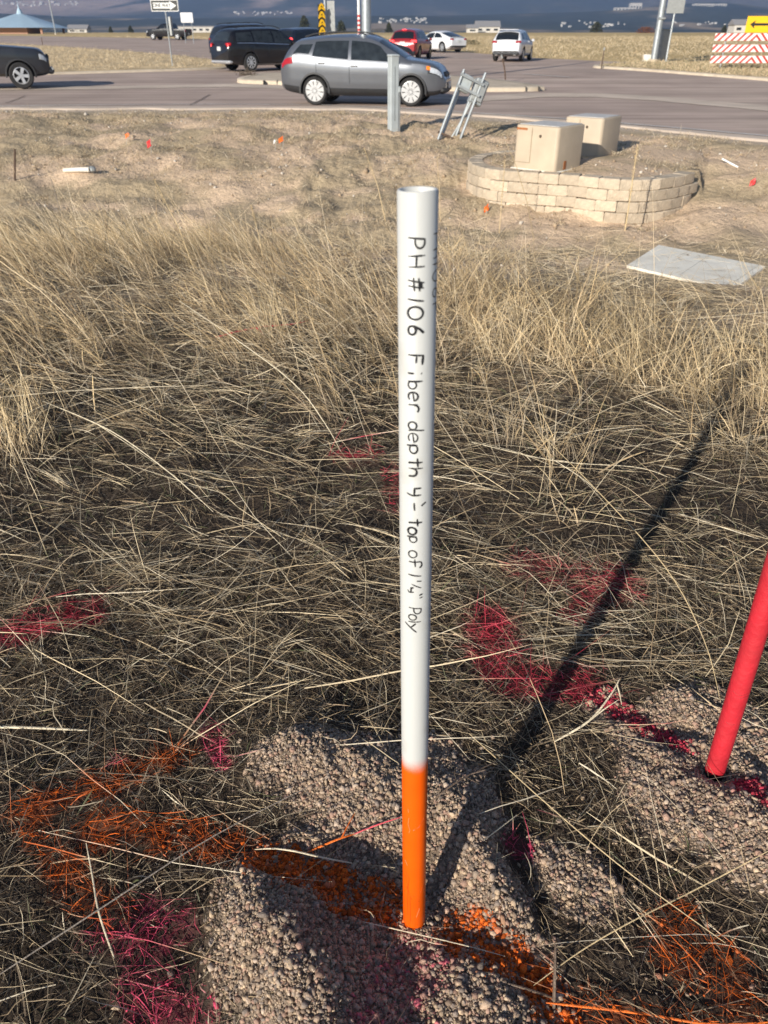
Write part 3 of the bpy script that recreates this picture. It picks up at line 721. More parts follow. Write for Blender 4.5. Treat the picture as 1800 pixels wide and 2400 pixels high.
sp['patches'] = [('head_light_bezel', 1.84, 2.23, .74, .99, M_plastic, .006), ('head_light', 1.90, 2.21, .78, .96, M_head, .010), ('turn_signal', 1.80, 1.90, .86, .98, M_amber, .010), ('tail_light', -2.27, -1.93, .80, .97, M_tail, .010), ('sill_cladding', -1.0, .98, .0, .22, M_plastic, .012), ('rear_cladding', -2.24, -1.72, .0, .20, M_plastic, .010), ('front_cladding', 1.80, 2.24, .0, .16, M_plastic, .010), ('door_crease', -.322, -.312, .2, .985, M_well, .004), ('door_crease', .94, .95, .2, .97, M_well, .004), ('door_crease', -1.26, -1.25, .35, .985, M_well, .004), ('window_trim', -1.9, 1.05, .985, 1.0, M_chrome, .006)]
sp['ends'] = [('grille', 2.22, 0, .72, (.14, .8, .20), M_plastic), ('bumper_trim', 2.22, 0, .40, (.22, 1.4, .20), M_plastic), ('fog_lamp', 2.17, .62, .46, (.10, .16, .08), M_head), ('number_plate', 2.345, 0, .50, (.02, .30, .15), M_plate)]
sp['handles'] = (-1.10, -.18); sp['hmat'] = M_chrome
make_car('silver_car', 'silver crossover driving past in the turning lane behind the grey post', sp, (px_x(862, 24.6), 24.5, 0.031), radians(101))

# black three-row SUV
sp = suv(4.95, 1.99, 1.80, 2.82, 1.0, .375, mat=M_black, rails=(-1.9, .6), rake=.34, belt_h=1.13, hood=1.12)
sp['glass'] = M_glass2; sp['patches'] = [('window_trim', -2.0, 1.0, .975, 1.0, M_chrome, .008), ('sill_trim', -1.1, 1.0, .02, .08, M_galvtrim, .012), ('door_crease', -.35, -.33, .2, .97, M_glass2, .005), ('door_crease', .75, .77, .2, .97, M_glass2, .005), ('door_crease', -1.15, -1.13, .4, .97, M_glass2, .005)]
sp['ends'] = rear_kit(sp, 1.80, 1.99, M_tail, .92, M_alloy, lamp_z=1.10) + [('brake_light', -2.40, .78, 1.02, (.1, .12, .26), M_brake, 0, .35)]
make_car('black_suv', 'black three row SUV waiting left of the silver car, red tail light lit', sp, ground_pt(622, 43.0), radians(50))
# others queueing behind it
sp = suv(4.7, 1.9, 1.76, 2.75, .95, .36, mat=M_navy, rake=.40); sp['ends'] = rear_kit(sp, 1.76, 1.9, M_brake, .9, M_plastic, lamp_z=1.2, lampw=.16)
make_car('dark_crossover', 'dark crossover with a red brake light lit, between the black SUV and the silver car', sp, ground_pt(722, 49.0), radians(35))
sp = suv(5.2, 2.02, 1.93, 2.95, 1.0, .39, mat=M_navy, rails=(-2.0, .6), rake=.30); sp['ends'] = rear_kit(sp, 1.93, 2.0, M_tail, .95, M_plastic)
make_car('tall_dark_suv', 'tall dark SUV, only its roof showing above the black SUV', sp, ground_pt(592, 56.5), radians(50))
sp = suv(4.8, 1.92, 1.74, 2.8, .95, .37, mat=M_dark, rake=.38); sp['ends'] = rear_kit(sp, 1.74, 1.92, M_tail, .9, M_plastic)
make_car('dark_suv', 'dark SUV roof just above the rear of the black SUV', sp, ground_pt(612, 50.5), radians(60))
sp = suv(4.75, 1.83, 1.47, 2.75, .92, .33, mat=M_dark, rake=.95, hood=.95, belt_h=.96, screen=.95, gc=.18)
make_car('grey_sedan', 'dark grey sedan hidden behind the roof and bonnet of the silver car', sp, ground_pt(868, 49.0), radians(78))
# red crossover
sp = suv(4.55, 1.84, 1.67, 2.70, .92, .36, mat=M_red, rake=.46, wstyle='dark', wmat=M_dark)
sp['ends'] = rear_kit(sp, 1.67, 1.84, M_brake, .88, M_plastic, lamp_z=.98) + [('high_brake_light', -1.86, 0, 1.585, (.05, .3, .03), M_brake)]
make_car('red_crossover', 'red crossover driving away with brake lights on, beyond the silver car', sp, ground_pt(965, 56.5), radians(17))
# white crossover
sp = suv(4.64, 1.85, 1.645, 2.66, .98, .37, mat=M_white, rake=.52, wstyle='dark', wmat=M_alloy)
sp['ends'] = rear_kit(sp, 1.645, 1.85, M_tail, .86, M_plastic, lamp_z=.99) + [('rear_valance', -2.29, 0, .50, (.08, 1.5, .12), M_plastic), ('roof_spoiler', -1.86, 0, 1.60, (.22, 1.2, .04), M_white)]
make_car('white_crossover', 'white crossover driving away across the junction, alone on the right', sp, ground_pt(1201, 54.0), radians(19.5))
# white sedan
sp = suv(4.70, 1.85, 1.44, 2.88, .84, .345, mat=M_white, rake=1.35, hood=.92, belt_h=.93, screen=1.05, gc=.16)
sp['ends'] = rear_kit(sp, 1.44, 1.85, M_tail, .74, M_plastic, lamp_z=.86)
sp['side'] = [(-1.45, -1.0, -.42, -.42, .08, .84), (-.34, -.35, 1.0, .5, .06, .86)]
make_car('white_sedan', 'white sedan with a dark rear window, half hidden behind the red crossover', sp, ground_pt(1028, 70), radians(-38))

# pickups
def pickup(mat, **k):
    L, W, H, R = 5.8, 2.02, 1.93, .405; x1, x0 = L / 2, -L / 2; fa, ra = x1 - 1.0, x1 - 1.0 - 3.57
    sp = dict(L=L, W=W, wheel=R, axles=(fa, ra), wstyle='five', wmat=M_alloy, mat=mat, ww=.27, rim=.64, tumble=.27)
    sp['bottom'] = [(x0, .55), (ra - .5, .42), (fa + .5, .36), (x1 - .1, .42), (x1, .50)]
    sp['belt'] = [(x0, 1.24), (.0, 1.27), (.9, 1.26), (1.5, 1.23), (x1 - .35, 1.16), (x1 - .16, 1.11), (x1 - .06, .98), (x1, .80)]
    sp['roof'] = [(x0, 1.25), (-.98, 1.28), (-.90, 1.85), (-.6, 1.91), (.2, 1.93), (.55, 1.88), (1.28, 1.33), (1.7, 1.30), (x1 - .35, 1.24), (x1 - .16, 1.17), (x1 - .06, 1.02), (x1, .82)]
    sp['plan'] = [(x0, .96), (ra, .99), (0, .985), (fa, 1.0), (x1 - .5, .97), (x1 - .2, .91), (x1 - .05, .82), (x1, .74)]
    sp['side'] = [(-.78, -.78, -.05, -.05, .06, .84), (.05, .05, 1.02, .66, .06, .84)]; sp['screen'] = (1.22, .58); sp['back'] = (-.965, -.905); sp['mirror'] = .95; sp['handles'] = (-.6, .2)
    sp['patches'] = [('head_light_bezel', 2.56, 2.84, .62, .92, M_plastic, .008), ('head_light', 2.60, 2.82, .66, .88, M_head, .012), ('sill_step', -1.5, 1.2, .0, .10, M_plastic, .03), ('door_crease', 1.06, 1.072, .2, .99, M_well, .004)]
    sp['ends'] = [('grille', x1 - .035, 0, .88, (.10, 1.0, .30), M_plastic, .12), ('bumper_trim', x1 + .0, 0, .53, (.24, 1.62, .20), mat), ('fog_lamp', x1 + .07, .70, .58, (.08, .16, .1), M_head), ('number_plate', x0 - .01, 0, .7, (.02, .3, .15), M_plate), ('tail_light', x0 + .01, .9, 1.05, (.05, .14, .3), M_tail)]
    sp['flare'] = M_plastic; sp['cat'] = 'pickup'; return sp
_h = radians(68); _W = on_ground(58, 212); _W = np.array([_W[0] - 1.9 * sin(_h) - .88 * cos(_h), _W[1] - 1.9 * cos(_h) + .88 * sin(_h), 0]); _W[2] = float(far_rise(_W[1])) + .05
make_car('dark_pickup', 'slate grey pickup entering at the left edge, only its front end in view', pickup(M_truck), tuple(_W), _h)
make_car('far_pickup', 'small black pickup on the far road behind the one way sign', pickup(M_black), ground_pt(398, 118), radians(-75))
# ------------------------------------------------------------------ street furniture
M_galv = pmat('galvanised_steel', (0.42, 0.45, 0.46), 0.45, 0.55, var=0.14, scale=8); M_galvd = pmat('weathered_steel', (0.36, 0.38, 0.38), 0.55, 0.4, var=0.18, scale=6)
M_post = pmat('grey_painted_post', (0.40, 0.44, 0.45), 0.5, var=0.10, scale=5, dirt=(0.3, 0.27, 0.22), dirt_amt=0.35)
M_sw = pmat('white_sign_sheeting', (0.80, 0.80, 0.78), 0.45, var=0.05); M_sb = pmat('black_sign_sheeting', (0.022, 0.022, 0.022), 0.45, var=0.1)
M_sy = pmat('yellow_sign_sheeting', (0.88, 0.50, 0.01), 0.45, var=0.05); M_sback = pmat('sign_back_aluminium', (0.36, 0.37, 0.36), 0.5, 0.3, var=0.12)
M_rust = pmat('rusty_steel', (0.10, 0.065, 0.045), 0.8, var=0.35, scale=15); M_hole_shade = pmat('hole_shade_black', (0.012, 0.011, 0.011), 0.75)  # second one is the black for the painted hole shade
M_box = pmat('beige_enclosure', (0.50, 0.41, 0.30), 0.6, var=0.10, scale=3, dirt=(0.46, 0.36, 0.25), dirt_amt=0.35)
M_boxrust = pmat('rust_stain', (0.36, 0.13, 0.04), 0.8, var=0.4, scale=30)
def gz(x, y): return h1(x, y)

def bar(p, q, r, n=10): return MB().tube([p, q], r, n)
def poly_plate(poly, th, M): return MB().prism(poly, 0, th, M)
FACE = Matrix.Rotation(pi / 2, 4, 'X')                    # xy -> xz, front face toward -Y
def text(body, size, mat, parent, loc, rot=(pi / 2, 0, 0), sx=1.0, name='lettering', ext=0.001):
    cu = bpy.data.curves.new(name, 'FONT'); cu.body = body; cu.size = size; cu.align_x = 'CENTER'; cu.align_y = 'CENTER'; cu.extrude = ext; cu.offset = .007; cu.materials.append(mat)
    o = bpy.data.objects.new('tmp_text', cu); C.objects.link(o); bpy.context.view_layer.update(); me_ = bpy.data.meshes.new_from_object(o.evaluated_get(bpy.context.evaluated_depsgraph_get())); bpy.data.objects.remove(o); o = obj(name, me_); o.parent = parent; o.location = loc; o.rotation_euler = rot; o.scale = (sx, 1, 1); return o

# one way sign
Y = 45.5; x = px_x(405, Y, .3); z = gz(x, Y) + .1; 
t = thing('one_way_sign', 'black and white one way arrow sign on a steel post at the left', 'sign', (x, Y, z), radians(-4))
bar((0, 0, -.2), (0, 0, 2.95), .035, 8).build('post', M_galv, t)
pl = MB().box((0, -.045, 2.62), (1.40, .012, .49)).build('sign_plate', M_sw, t)
MB().box((0, -.054, 2.62), (1.34, .006, .43)).build('black_field', M_sb, pl)
ar = [(-.58, -.12), (.27, -.12), (.27, -.185), (.60, 0), (.27, .185), (.27, .12), (-.58, .12)]
poly_plate([(a, b + 2.62) for a, b in ar], .004, Matrix.Translation((0, -.057, 0)) @ FACE).build('arrow', M_sw, pl)
text('ONE WAY', .215, M_sb, pl, (-.14, -.0625, 2.62), sx=.92)
MB().box((.19, -.02, 1.75), (.10, .30, .80)).build('side_sign', M_sback, t)

# white notice on two legs far behind
Y = 100; x = px_x(442, Y, 2); z = gz(x, Y)
t = thing('white_notice_board', 'small blank white board on thin legs behind the one way sign', 'sign', (x, Y, z))
MB().box((0, 0, 2.45), (1.35, .05, .95), bev=.02).build('board', M_sw, t)
for s in (-1, 1): bar((s * .45, .05, -.1), (s * .45, .05, 2.6), .04, 6).build('leg', M_galv, t)

# street light pole, left
p = on_ground(131, 81); t = thing('street_light_pole', 'tall pale street light pole at the far left', 'lamp post', tuple(p))
bar((0, 0, -.3), (0, 0, 9.5), .10, 10).build('pole', M_galv, t); MB().tube([(0, 0, 9.3), (.5, 0, 9.9), (2.2, 0, 10.1)], .06, 8).build('arm', M_galv, t); MB().box((2.5, 0, 10.08), (.8, .3, .12), bev=.04).build('lamp_head', M_galvd, t)
MB().lathe([(.22, -.2), (.22, .12), (.12, .2), (.10, .2)], 12).build('base', M_concrete, t)
# thin delineators
def delin(px, py, h, lean, label, bend=0.0):
    p = on_ground(px, py); t = thing('delineator_post', label, 'post', tuple(p), group='thin brown delineator posts')
    pts = [(lean * h * u + bend * h * u * u, 0, h * u - .1 * (u == 0)) for u in np.linspace(0, 1, 9)]
    MB().tube(pts, .032, 6).build('stake', M_rust, t); a = pts[-1]; b = pts[-2]
    MB().tube([b, a], .035, 6).build('cap', M_sback, t)
delin(101, 111, .95, 0.05, 'thin brown post beside the far road, at the left edge')
delin(1184, 194, .95, -.03, 'thin dark post bent to the left on the island in front of the white crossover', -.22)
delin(1409, 163, .95, .02, 'thin dark upright post at the tip of the median right of the white crossover')

# signal mast and island signs behind the silver car
Y = 31.5; x = px_x(860, Y, .5); z = gz(x, Y) + .16
t = thing('signal_mast', 'thick grey signal mast rising behind the silver car roof', 'mast', (x, Y, z))
MB().lathe([(.17, 0), (.155, 7.0), (.0, 7.0)], 24).build('pole', M_galv, t); MB().lathe([(.001, -.1), (.26, -.1), (.26, .05), (.17, .05)], 20).build('base_plate', M_galvd, t)
MB().tube([(0, 0, 6.3), (1.5, 2.5, 6.6), (4, 7, 6.8)], .09, 10).build('mast_arm', M_galv, t)
Y = 32.5; x = px_x(843, Y, .5); z = gz(x, Y) + .16
t = thing('striped_pole', 'thin white pole with red bands beside the thick mast', 'pole', (x, Y, z)); bar((0, 0, -.1), (0, 0, 4.2), .05, 10).build('pole', M_sw, t)
for k in range(5): bar((0, 0, 1.45 + .14 * k), (0, 0, 1.52 + .14 * k), .053, 10).build('red_band', pmat('red_band', (0.55, 0.05, 0.04)) if k == 0 else bpy.data.materials['red_band'], t)
Y = 33.5; x = px_x(767, Y, .5); z = gz(x, Y) + .16
t = thing('sign_post', 'thin post carrying a grey sign back, left of the thick mast', 'sign', (x, Y, z)); bar((0, 0, -.1), (0, 0, 3.6), .04, 8).build('post', M_galv, t)
MB().box((.20, .05, 2.05), (.30, .012, .95)).build('sign_plate', M_sback, t)
Y = 33.2; x = px_x(758.5, Y, .5); z = gz(x, Y) + .16
t = thing('object_marker', 'narrow yellow and black chevron marker above the silver car', 'sign', (x, Y, z), radians(30))
bar((0, .03, -.1), (0, .03, 2.3), .03, 8).build('post', M_galv, t)
for k in range(4):
    zc = 1.46 + .245 * k; w = .14
    pts = [(-w, 0), (-w * .92, .10), (-w * .45, .22), (0, .255), (w * .45, .22), (w * .92, .10), (w, 0), (w * .35, .055), (0, .085), (-w * .35, .055)]
    poly_plate([(a, b + zc - .02 * k * 0) for a, b in pts], .012, Matrix.Translation((0, -.02, 0)) @ FACE).build('yellow_chevron', M_sy, t)
    poly_plate([(-.05, zc + .10), (-.015, zc + .17), (.015, zc + .17), (.05, zc + .10), (.012, zc + .13), (-.012, zc + .13)], .004, Matrix.Translation((0, -.033, 0)) @ FACE).build('black_mark', M_sb, t)
MB().box((0, .0, 1.93), (.26, .008, .95)).build('backing_panel', M_sb, t)

# signal pole, cabinet and sign at the right
Y = 51.5; x = px_x(1532, Y, .5); z = gz(x, Y) + .10
t = thing('signal_pole', 'stout grey signal pole standing on the right median', 'pole', (x, Y, z)); MB().lathe([(.18, -.1), (.17, 7), (.001, 7)], 20).build('pole', M_galv, t)
MB().lathe([(.24, -.1), (.24, .08), (.18, .1)], 16).build('base_plate', M_concrete, t); MB().box((.05, .0, 2.1), (.42, .42, .12), bev=.03).build('collar', M_galvd, t)
hd = MB().box((.55, .0, 3.75), (.36, .30, 1.1), bev=.05).build('signal_head', M_sb, t); MB().box((.55, .1, 3.75), (.62, .03, 1.4), bev=.01).build('backplate', M_sb, hd)
Y = 53; x = px_x(1543, Y, .5); z = gz(x, Y) + .05
t = thing('signal_cabinet', 'tall grey steel control cabinet behind the stout signal pole', 'cabinet', (x, Y, z), radians(38))
MB().box((0, 0, .80), (.78, .60, 1.55), bev=.03).build('cabinet_body', M_galvd, t); MB().box((0, -.31, .8), (.66, .02, 1.3), bev=.008).build('door', M_sback, t); MB().box((0, 0, 1.60), (.84, .66, .06), bev=.02).build('roof', M_galvd, t); MB().box((0, 0, -.02), (1.0, .8, .14), bev=.02).build('plinth', M_concrete, t)
Y = 49.5; x = px_x(1561, Y, .5); z = gz(x, Y) + .10
t = thing('blank_sign', 'thin sign post with a large grey sign back right of the signal pole', 'sign', (x, Y, z)); bar((0, 0, -.1), (.02, 0, 4.6), .05, 8).build('post', M_galv, t)
MB().box((.0, -.06, 2.95), (.95, .014, 1.25), bev=.004).build('sign_plate', M_sback, t)
p = on_ground(1515, 146); t = thing('pale_block', 'small pale concrete block at the foot of the signal pole', 'block', tuple(p)); MB().box((0, 0, .2), (.45, .4, .42), bev=.05).build('block_body', M_slab, t)

# barricade with arrow board
def stripes(name, half_slope):
    m, nt, b = new_mat(name); N, L = nt.nodes, nt.links
    tc = N.new('ShaderNodeTexCoord'); sx = N.new('ShaderNodeSeparateXYZ'); L.new(tc.outputs['Object'], sx.inputs[0])
    ab = N.new('ShaderNodeMath'); ab.operation = 'ABSOLUTE'; L.new(sx.outputs[0], ab.inputs[0])
    ad = N.new('ShaderNodeMath'); ad.operation = 'ADD'; L.new(ab.outputs[0], ad.inputs[0]); L.new(sx.outputs[2], ad.inputs[1])
    ml = N.new('ShaderNodeMath'); ml.operation = 'MULTIPLY'; L.new(ad.outputs[0], ml.inputs[0]); ml.inputs[1].default_value = 1 / .30
    fr = N.new('ShaderNodeMath'); fr.operation = 'FRACT'; L.new(ml.outputs[0], fr.inputs[0])
    gt = N.new('ShaderNodeMath'); gt.operation = 'GREATER_THAN'; L.new(fr.outputs[0], gt.inputs[0]); gt.inputs[1].default_value = .42
    mx = N.new('ShaderNodeMix'); mx.data_type = 'RGBA'; mx.inputs[6].default_value = (.50, .045, .03, 1); mx.inputs[7].default_value = (.80, .77, .74, 1)
    L.new(gt.outputs[0], mx.inputs[0]); L.new(mx.outputs[2], b.inputs['Base Color']); b.inputs['Roughness'].default_value = .45; return m
M_str = stripes('red_white_stripes', 1)
Y = 42; x = px_x(1757, Y, .5); z = gz(x, Y) + .10
t = thing('barricade', 'red and white striped barricade of three boards on the right median', 'barricade', (x, Y, z), radians(-6))
for k in range(3):
    rl = MB().box((0, 0, 0), (3.8, .03, .30), bev=.008).build('striped_board', M_str, t); rl.location = (0, -.05, .42 + .455 * k)
for s in (-1, 1):
    bar((s * 1.35, 0, 0), (s * 1.35, 0, 1.62), .035, 6).build('upright', M_galvd, t); MB().box((s * 1.35, 0, .03), (.07, 1.3, .07)).build('foot', M_galvd, t)
t2 = thing('arrow_board', 'yellow board with a black left arrow fixed above the striped barricade', 'sign', (x, Y, z), radians(-6))
MB().box((.02, -.06, 1.83), (1.22, .015, .66), bev=.006).build('panel', M_sy, t2)
ar = [(-.44, 0), (-.20, .17), (-.24, .05), (.42, .05), (.42, -.05), (-.24, -.05), (-.20, -.17)]
poly_plate([(a, b + 1.83) for a, b in ar], .004, Matrix.Translation((.02, -.069, 0)) @ FACE).build('arrow', M_sb, t2)
for s in (-1, 1): bar((s * .35, -.02, 1.35), (s * .35, -.02, 2.0), .02, 6).build('bracket', M_galvd, t2)

# grey square post in front of the silver car
p = on_ground(921, 307); t = thing('square_post', 'square grey metal utility post in front of the silver car', 'post', tuple(p), radians(24))
D_ = p[1]; H_ = at_y(921, 131, D_)[2] - p[2]
MB().box((0, 0, H_ / 2 - .1), (.185, .185, H_ + .2), bev=.012).build('column', M_post, t); MB().box((0, 0, H_ + .005), (.205, .205, .05), bev=.015).build('cap', M_post, t)
MB().box((.115, -.02, .36), (.045, .12, .75), bev=.01).build('conduit', M_galvd, t); MB().box((.11, -.03, .78), (.06, .14, .12), bev=.015).build('conduit_box', M_post, t); MB().box((0, -.094, .70), (.006, .004, 1.0)).build('door_seam', M_plastic, t)

# leaning meter rack
p = on_ground(1052, 328); t = thing('meter_rack', 'galvanised pipe rack with meter boxes, leaning over beside the silver car', 'rack', tuple(p), rot=(radians(-8), radians(23), radians(8)))
hR = 1.34
for xx, yy, hh in ((-.21, 0, 1.22), (-.13, .10, 1.0), (.21, 0, hR), (.13, .10, 1.0)):
    bar((xx, yy, -.25), (xx, yy, hh), .026, 10).build('pipe_leg', M_galv, t)
for zz in (.92, 1.12): MB().box((0, -.045, zz), (.50, .045, .045)).build('strut_channel', M_galvd, t)
MB().box((0, .0, .05), (.52, .04, .04)).build('strut_channel', M_rust, t)
b_ = MB().box((-.08, .08, 1.03), (.24, .14, .30), bev=.015).build('meter_box', M_post, t); b2 = MB().box((.24, .12, 1.0), (.26, .20, .46), bev=.02).build('meter_box', M_galvd, t); MB().box((.24, .0, 1.0), (.2, .03, .34), bev=.01).build('box_door', M_sback, b2)
MB().tube([(.16, .05, .8), (.14, .1, .5), (.05, .12, .0)], .02, 8).build('conduit', M_galvd, t)

# beige enclosures
M_rust2 = pmat('dark_seam', (0.30, 0.23, 0.16), 0.8); M_lid = pmat('weathered_lid', (0.52, 0.50, 0.47), 0.6, var=0.12)
def enclosure(pxl, pyl, pxm, pym, pxr, pyr, h, name, label, stain):
    A, B, Cc = [np.array(at_z(a, b, -.015)) for a, b in ((pxl, pyl), (pxm, pym), (pxr, pyr))]
    u = B - A; w = np.linalg.norm(u); rz = atan2(u[1], u[0]); v = Cc - B; d = min(.75, max(.5, np.linalg.norm(v)))
    t = thing(name, label, 'utility box', tuple(A + [0, 0, -.03]), rz, 'beige utility enclosures')
    def rr(x0, y0, x1, y1, r, n=5):
        q = []
        for cx, cy, a0 in ((x1 - r, y0 + r, -90), (x1 - r, y1 - r, 0), (x0 + r, y1 - r, 90), (x0 + r, y0 + r, 180)):
            q += [(cx + r * cos(radians(a0 + 90 * i / n)), cy + r * sin(radians(a0 + 90 * i / n))) for i in range(n + 1)]
        return q
    b = MB(); prof = [(0.0, 0), (0.0, h - .02), (.006, h - .006), (.016, h)]; n = None; V = []; F = []
    for o_, z_ in prof:
        q = rr(o_, o_, w - o_, d - o_, .06 - o_ * .5); n = len(q); V += [(a, c, z_) for a, c in q]
    for i in range(3):
        for k in range(n): F.append((i * n + k, i * n + (k + 1) % n, (i + 1) * n + (k + 1) % n, (i + 1) * n + k))
    F.append(tuple(range(3 * n, 4 * n))); b.add(V, F); b.build('cover', M_box, t, 40)
    MB().box((w * .40, -.002, h * .55), (.008, .008, h * .80)).build('seam', M_rust2, t); MB().box((w * .20, -.002, h * .16), (w * .38, .006, .006)).build('seam', M_rust2, t); MB().box((w * .5, d * .5, h + .004), (w * .9, d * .86, .012), bev=.005).build('lid', M_lid, t)
    MB().lathe([(.02, -.012), (.02, 0), (.001, 0)], 10, 'y', (w * .6, 0, h * .78)).build('lock', M_rust, t)
    MB().box((w * .5, d * .5, -.02), (w + .05, d + .05, .06), bev=.01).build('base', M_slab, t)
    if stain:
        MB().box((w * .16, .004, h - .052), (w * .26, .012, .035), bev=.004).build('rust_stain', M_boxrust, t); MB().box((w + .0015, d * .35, h * .13), (.006, .07, .12), bev=.002).build('rust_stain', M_boxrust, t)
enclosure(1201, 388, 1300, 400, 1353, 386, .60, 'utility_box', 'nearer beige steel utility box with rust at its top edge, above the block wall', True)
enclosure(1315, 362, 1403, 370, 1452, 352, .60, 'utility_box', 'farther beige utility box standing behind the rusty one', False)

# retaining wall of concrete blocks
t = thing('retaining_wall', 'curved tan concrete block wall below the beige boxes', 'wall', (float(WALL[3, 0]), float(WALL[3, 1]), 0))
o3 = np.array([WALL[3, 0], WALL[3, 1], 0])
BM = []
for k in range(6):
    b = MB(); n = 8; w, d, hgt = .300, .22, .145; q = []
    zs = [0, .012, hgt - .012, hgt]
    V = []; F = []
    for iz, z_ in enumerate(zs):
        inn = .012 if iz in (0, 3) else 0
        pts = [(-w / 2 + inn, 0.0 + inn), (-w / 4, -.012 * rng.random() + inn), (0, -.02 * rng.random() + inn), (w / 4, -.012 * rng.random() + inn), (w / 2 - inn, 0 + inn), (w / 2 - .03, d), (-w / 2 + .03, d)]
        V += [(a, c, z_) for a, c in pts]
    m7 = 7
    for i in range(3):
        for j in range(m7): F.append((i * m7 + j, i * m7 + (j + 1) % m7, (i + 1) * m7 + (j + 1) % m7, (i + 1) * m7 + j))
    F += [tuple(range(m7 - 1, -1, -1)), tuple(range(3 * m7, 4 * m7))]
    b.add(V, F); BM.append(b.mesh('block', M_block, 25))
seg = np.linalg.norm(np.diff(WALL, axis=0), axis=1); cum = np.r_[0, np.cumsum(seg)]
def wall_at(s):
    return np.array([np.interp(s, cum, WALL[:, 0]), np.interp(s, cum, WALL[:, 1])])
for course in range(6):
    s = .15 * (course % 2) + .02
    zt = WALL_TOP - .148 * (course + 1)
    while s < cum[-1] - .1:
        a, b_ = wall_at(max(0, s - .15)), wall_at(min(cum[-1], s + .15)); T = (b_ - a) / np.linalg.norm(b_ - a); c = wall_at(s); N_ = np.array([T[1], -T[0]])
        gfront = h1(*(c + N_ * .12))
        if zt + .148 > gfront - .05 and s > 0:
            o = obj('block', BM[int(rng.integers(6))], t)
            off = N_ * (-.010 * course * -1)
            o.location = (c[0] + off[0] - o3[0], c[1] + off[1] - o3[1], zt + float(rng.normal(0, .003))); o.rotation_euler = (0, 0, atan2(T[1], T[0]) + float(rng.normal(0, .035)))
        s += .302

# flat concrete lid in the grass
zc = -.40; cn = [at_z(px, py, zc) for px, py in ((1469, 622), (1544, 574), (1794, 624), (1716, 679))]
c0 = np.mean(cn, 0); t = thing('concrete_lid', 'pale flat concrete vault lid lying in the grass at the right', 'slab', tuple(c0))
def quad_slab(P, z0, z1): return MB().prism([(p[0] - c0[0], p[1] - c0[1]) for p in P], z0, z1)
A, B, Cc, D = cn; f = .50; e = .94
L_ = lambda p, q, k: p + (q - p) * k
for P, nm in (((A, L_(A, D, f - .002), L_(B, Cc, f - .002), B), 'lid_panel'), ((L_(A, D, f + .002), L_(A, D, e), L_(B, Cc, e), L_(B, Cc, f + .002)), 'lid_panel'), ((L_(A, D, e + .006), D, Cc, L_(B, Cc, e + .006)), 'rim_strip')):
    quad_slab(P, -.15, 0.0).build(nm, M_slab, t)

# pin flags
M_forg = pmat('orange_flag', (0.85, 0.16, 0.02), 0.6, var=0.1); M_fred = pmat('red_flag', (0.80, 0.05, 0.05), 0.6, var=0.1); M_fwhite = pmat('white_flag', (0.8, 0.8, 0.78), 0.6, var=0.1)
def flag(px, py, mat, w, h, label, lean=(.1, 0), up=.16):
    g = on_ground(px + 3, py + 22); t = thing('marker_flag', label, 'flag', tuple(g), rng.uniform(-.4, .4), 'small marker flags')
    tip = Vector((lean[0] * .3, lean[1], up + h)); MB().tube([(0, 0, -.05), tuple(tip * .5 + Vector((.008, 0, 0))), tuple(tip)], .0035, 5).build('wire', M_galvd, t)
    P = []
    for i in range(5):
        P.append([tuple(tip + Vector((-w * j / 4, .015 * sin(j * 1.5 + i), -h * i / 4 - .012 * j))) for j in range(5)])
    MB().grid(P).build('flag_sheet', mat, t)
flag(290, 318, M_forg, .085, .07, 'small orange marker flag at the far left of the sandy slope', (.4, 0))
flag(351, 342, M_fred, .075, .11, 'coral red marker flag on the sandy slope at the left')
flag(659, 329, M_forg, .09, .08, 'small orange marker flag on the sandy slope left of the grey post')
flag(641, 332, M_fwhite, .05, .05, 'tiny white marker flag beside the orange one')
flag(1133, 478, M_forg, .07, .09, 'small orange marker flag in front of the block wall', (.2, 0), .05)
flag(1749, 418, M_fred, .07, .09, 'small red marker flag on the slope at the right edge', (.3, 0), .06)
p = on_ground(1730, 392); t = thing('white_lath', 'short white stick lying tilted near the red flag', 'stick', tuple(p), 1.0); bar((0, 0, .0), (.05, .28, .10), .014, 6).build('stick', M_fwhite, t)
p = on_ground(185, 405); t = thing('pale_debris', 'pale broken pipe piece lying on the slope at the left', 'debris', tuple(p), -.3); MB().tube([(-.28, -.02, .03), (.0, 0, .05), (.18, .05, .05)], [.03, .035, .04], 8).build('pipe_piece', M_slab, t); MB().box((.2, .1, .05), (.12, .1, .1), bev=.03).build('grey_lump', M_galvd, t)
p = on_ground(33, 424); t = thing('dark_stick', 'dark leaning stick at the left edge of the slope', 'stick', tuple(p)); bar((0, 0, -.05), (.13, .02, .48), .018, 6).build('stick', M_rust, t)

# ------------------------------------------------------------------ far buildings, trees
M_roofb = pmat('blue_metal_roof', (0.42, 0.56, 0.66), 0.5, 0.0, var=0.06, scale=0.5); M_brick = pmat('reddish_wall', (0.42, 0.24, 0.17), 0.9); M_cream = pmat('pale_wall', (0.60, 0.57, 0.52), 0.8, var=0.08); M_groof = pmat('grey_roof', (0.26, 0.25, 0.25), 0.8)
Y = 190; x = px_x(54, Y, 3); z = gz(x, Y)
t = thing('pavilion', 'low pavilion with a pale blue hipped metal roof at the far left', 'building', (x, Y, z))
R_ = MB(); w = 7.4; hh = 1.0
R_.add([(-w, -w, hh), (w, -w, hh), (w, w, hh), (-w, w, hh), (-.7, -.7, 3.5), (.7, -.7, 3.5), (.7, .7, 3.5), (-.7, .7, 3.5)], [(0, 1, 5, 4), (1, 2, 6, 5), (2, 3, 7, 6), (3, 0, 4, 7), (4, 5, 6, 7), (3, 2, 1, 0)]); rf_ = R_.build('roof', M_roofb, t)
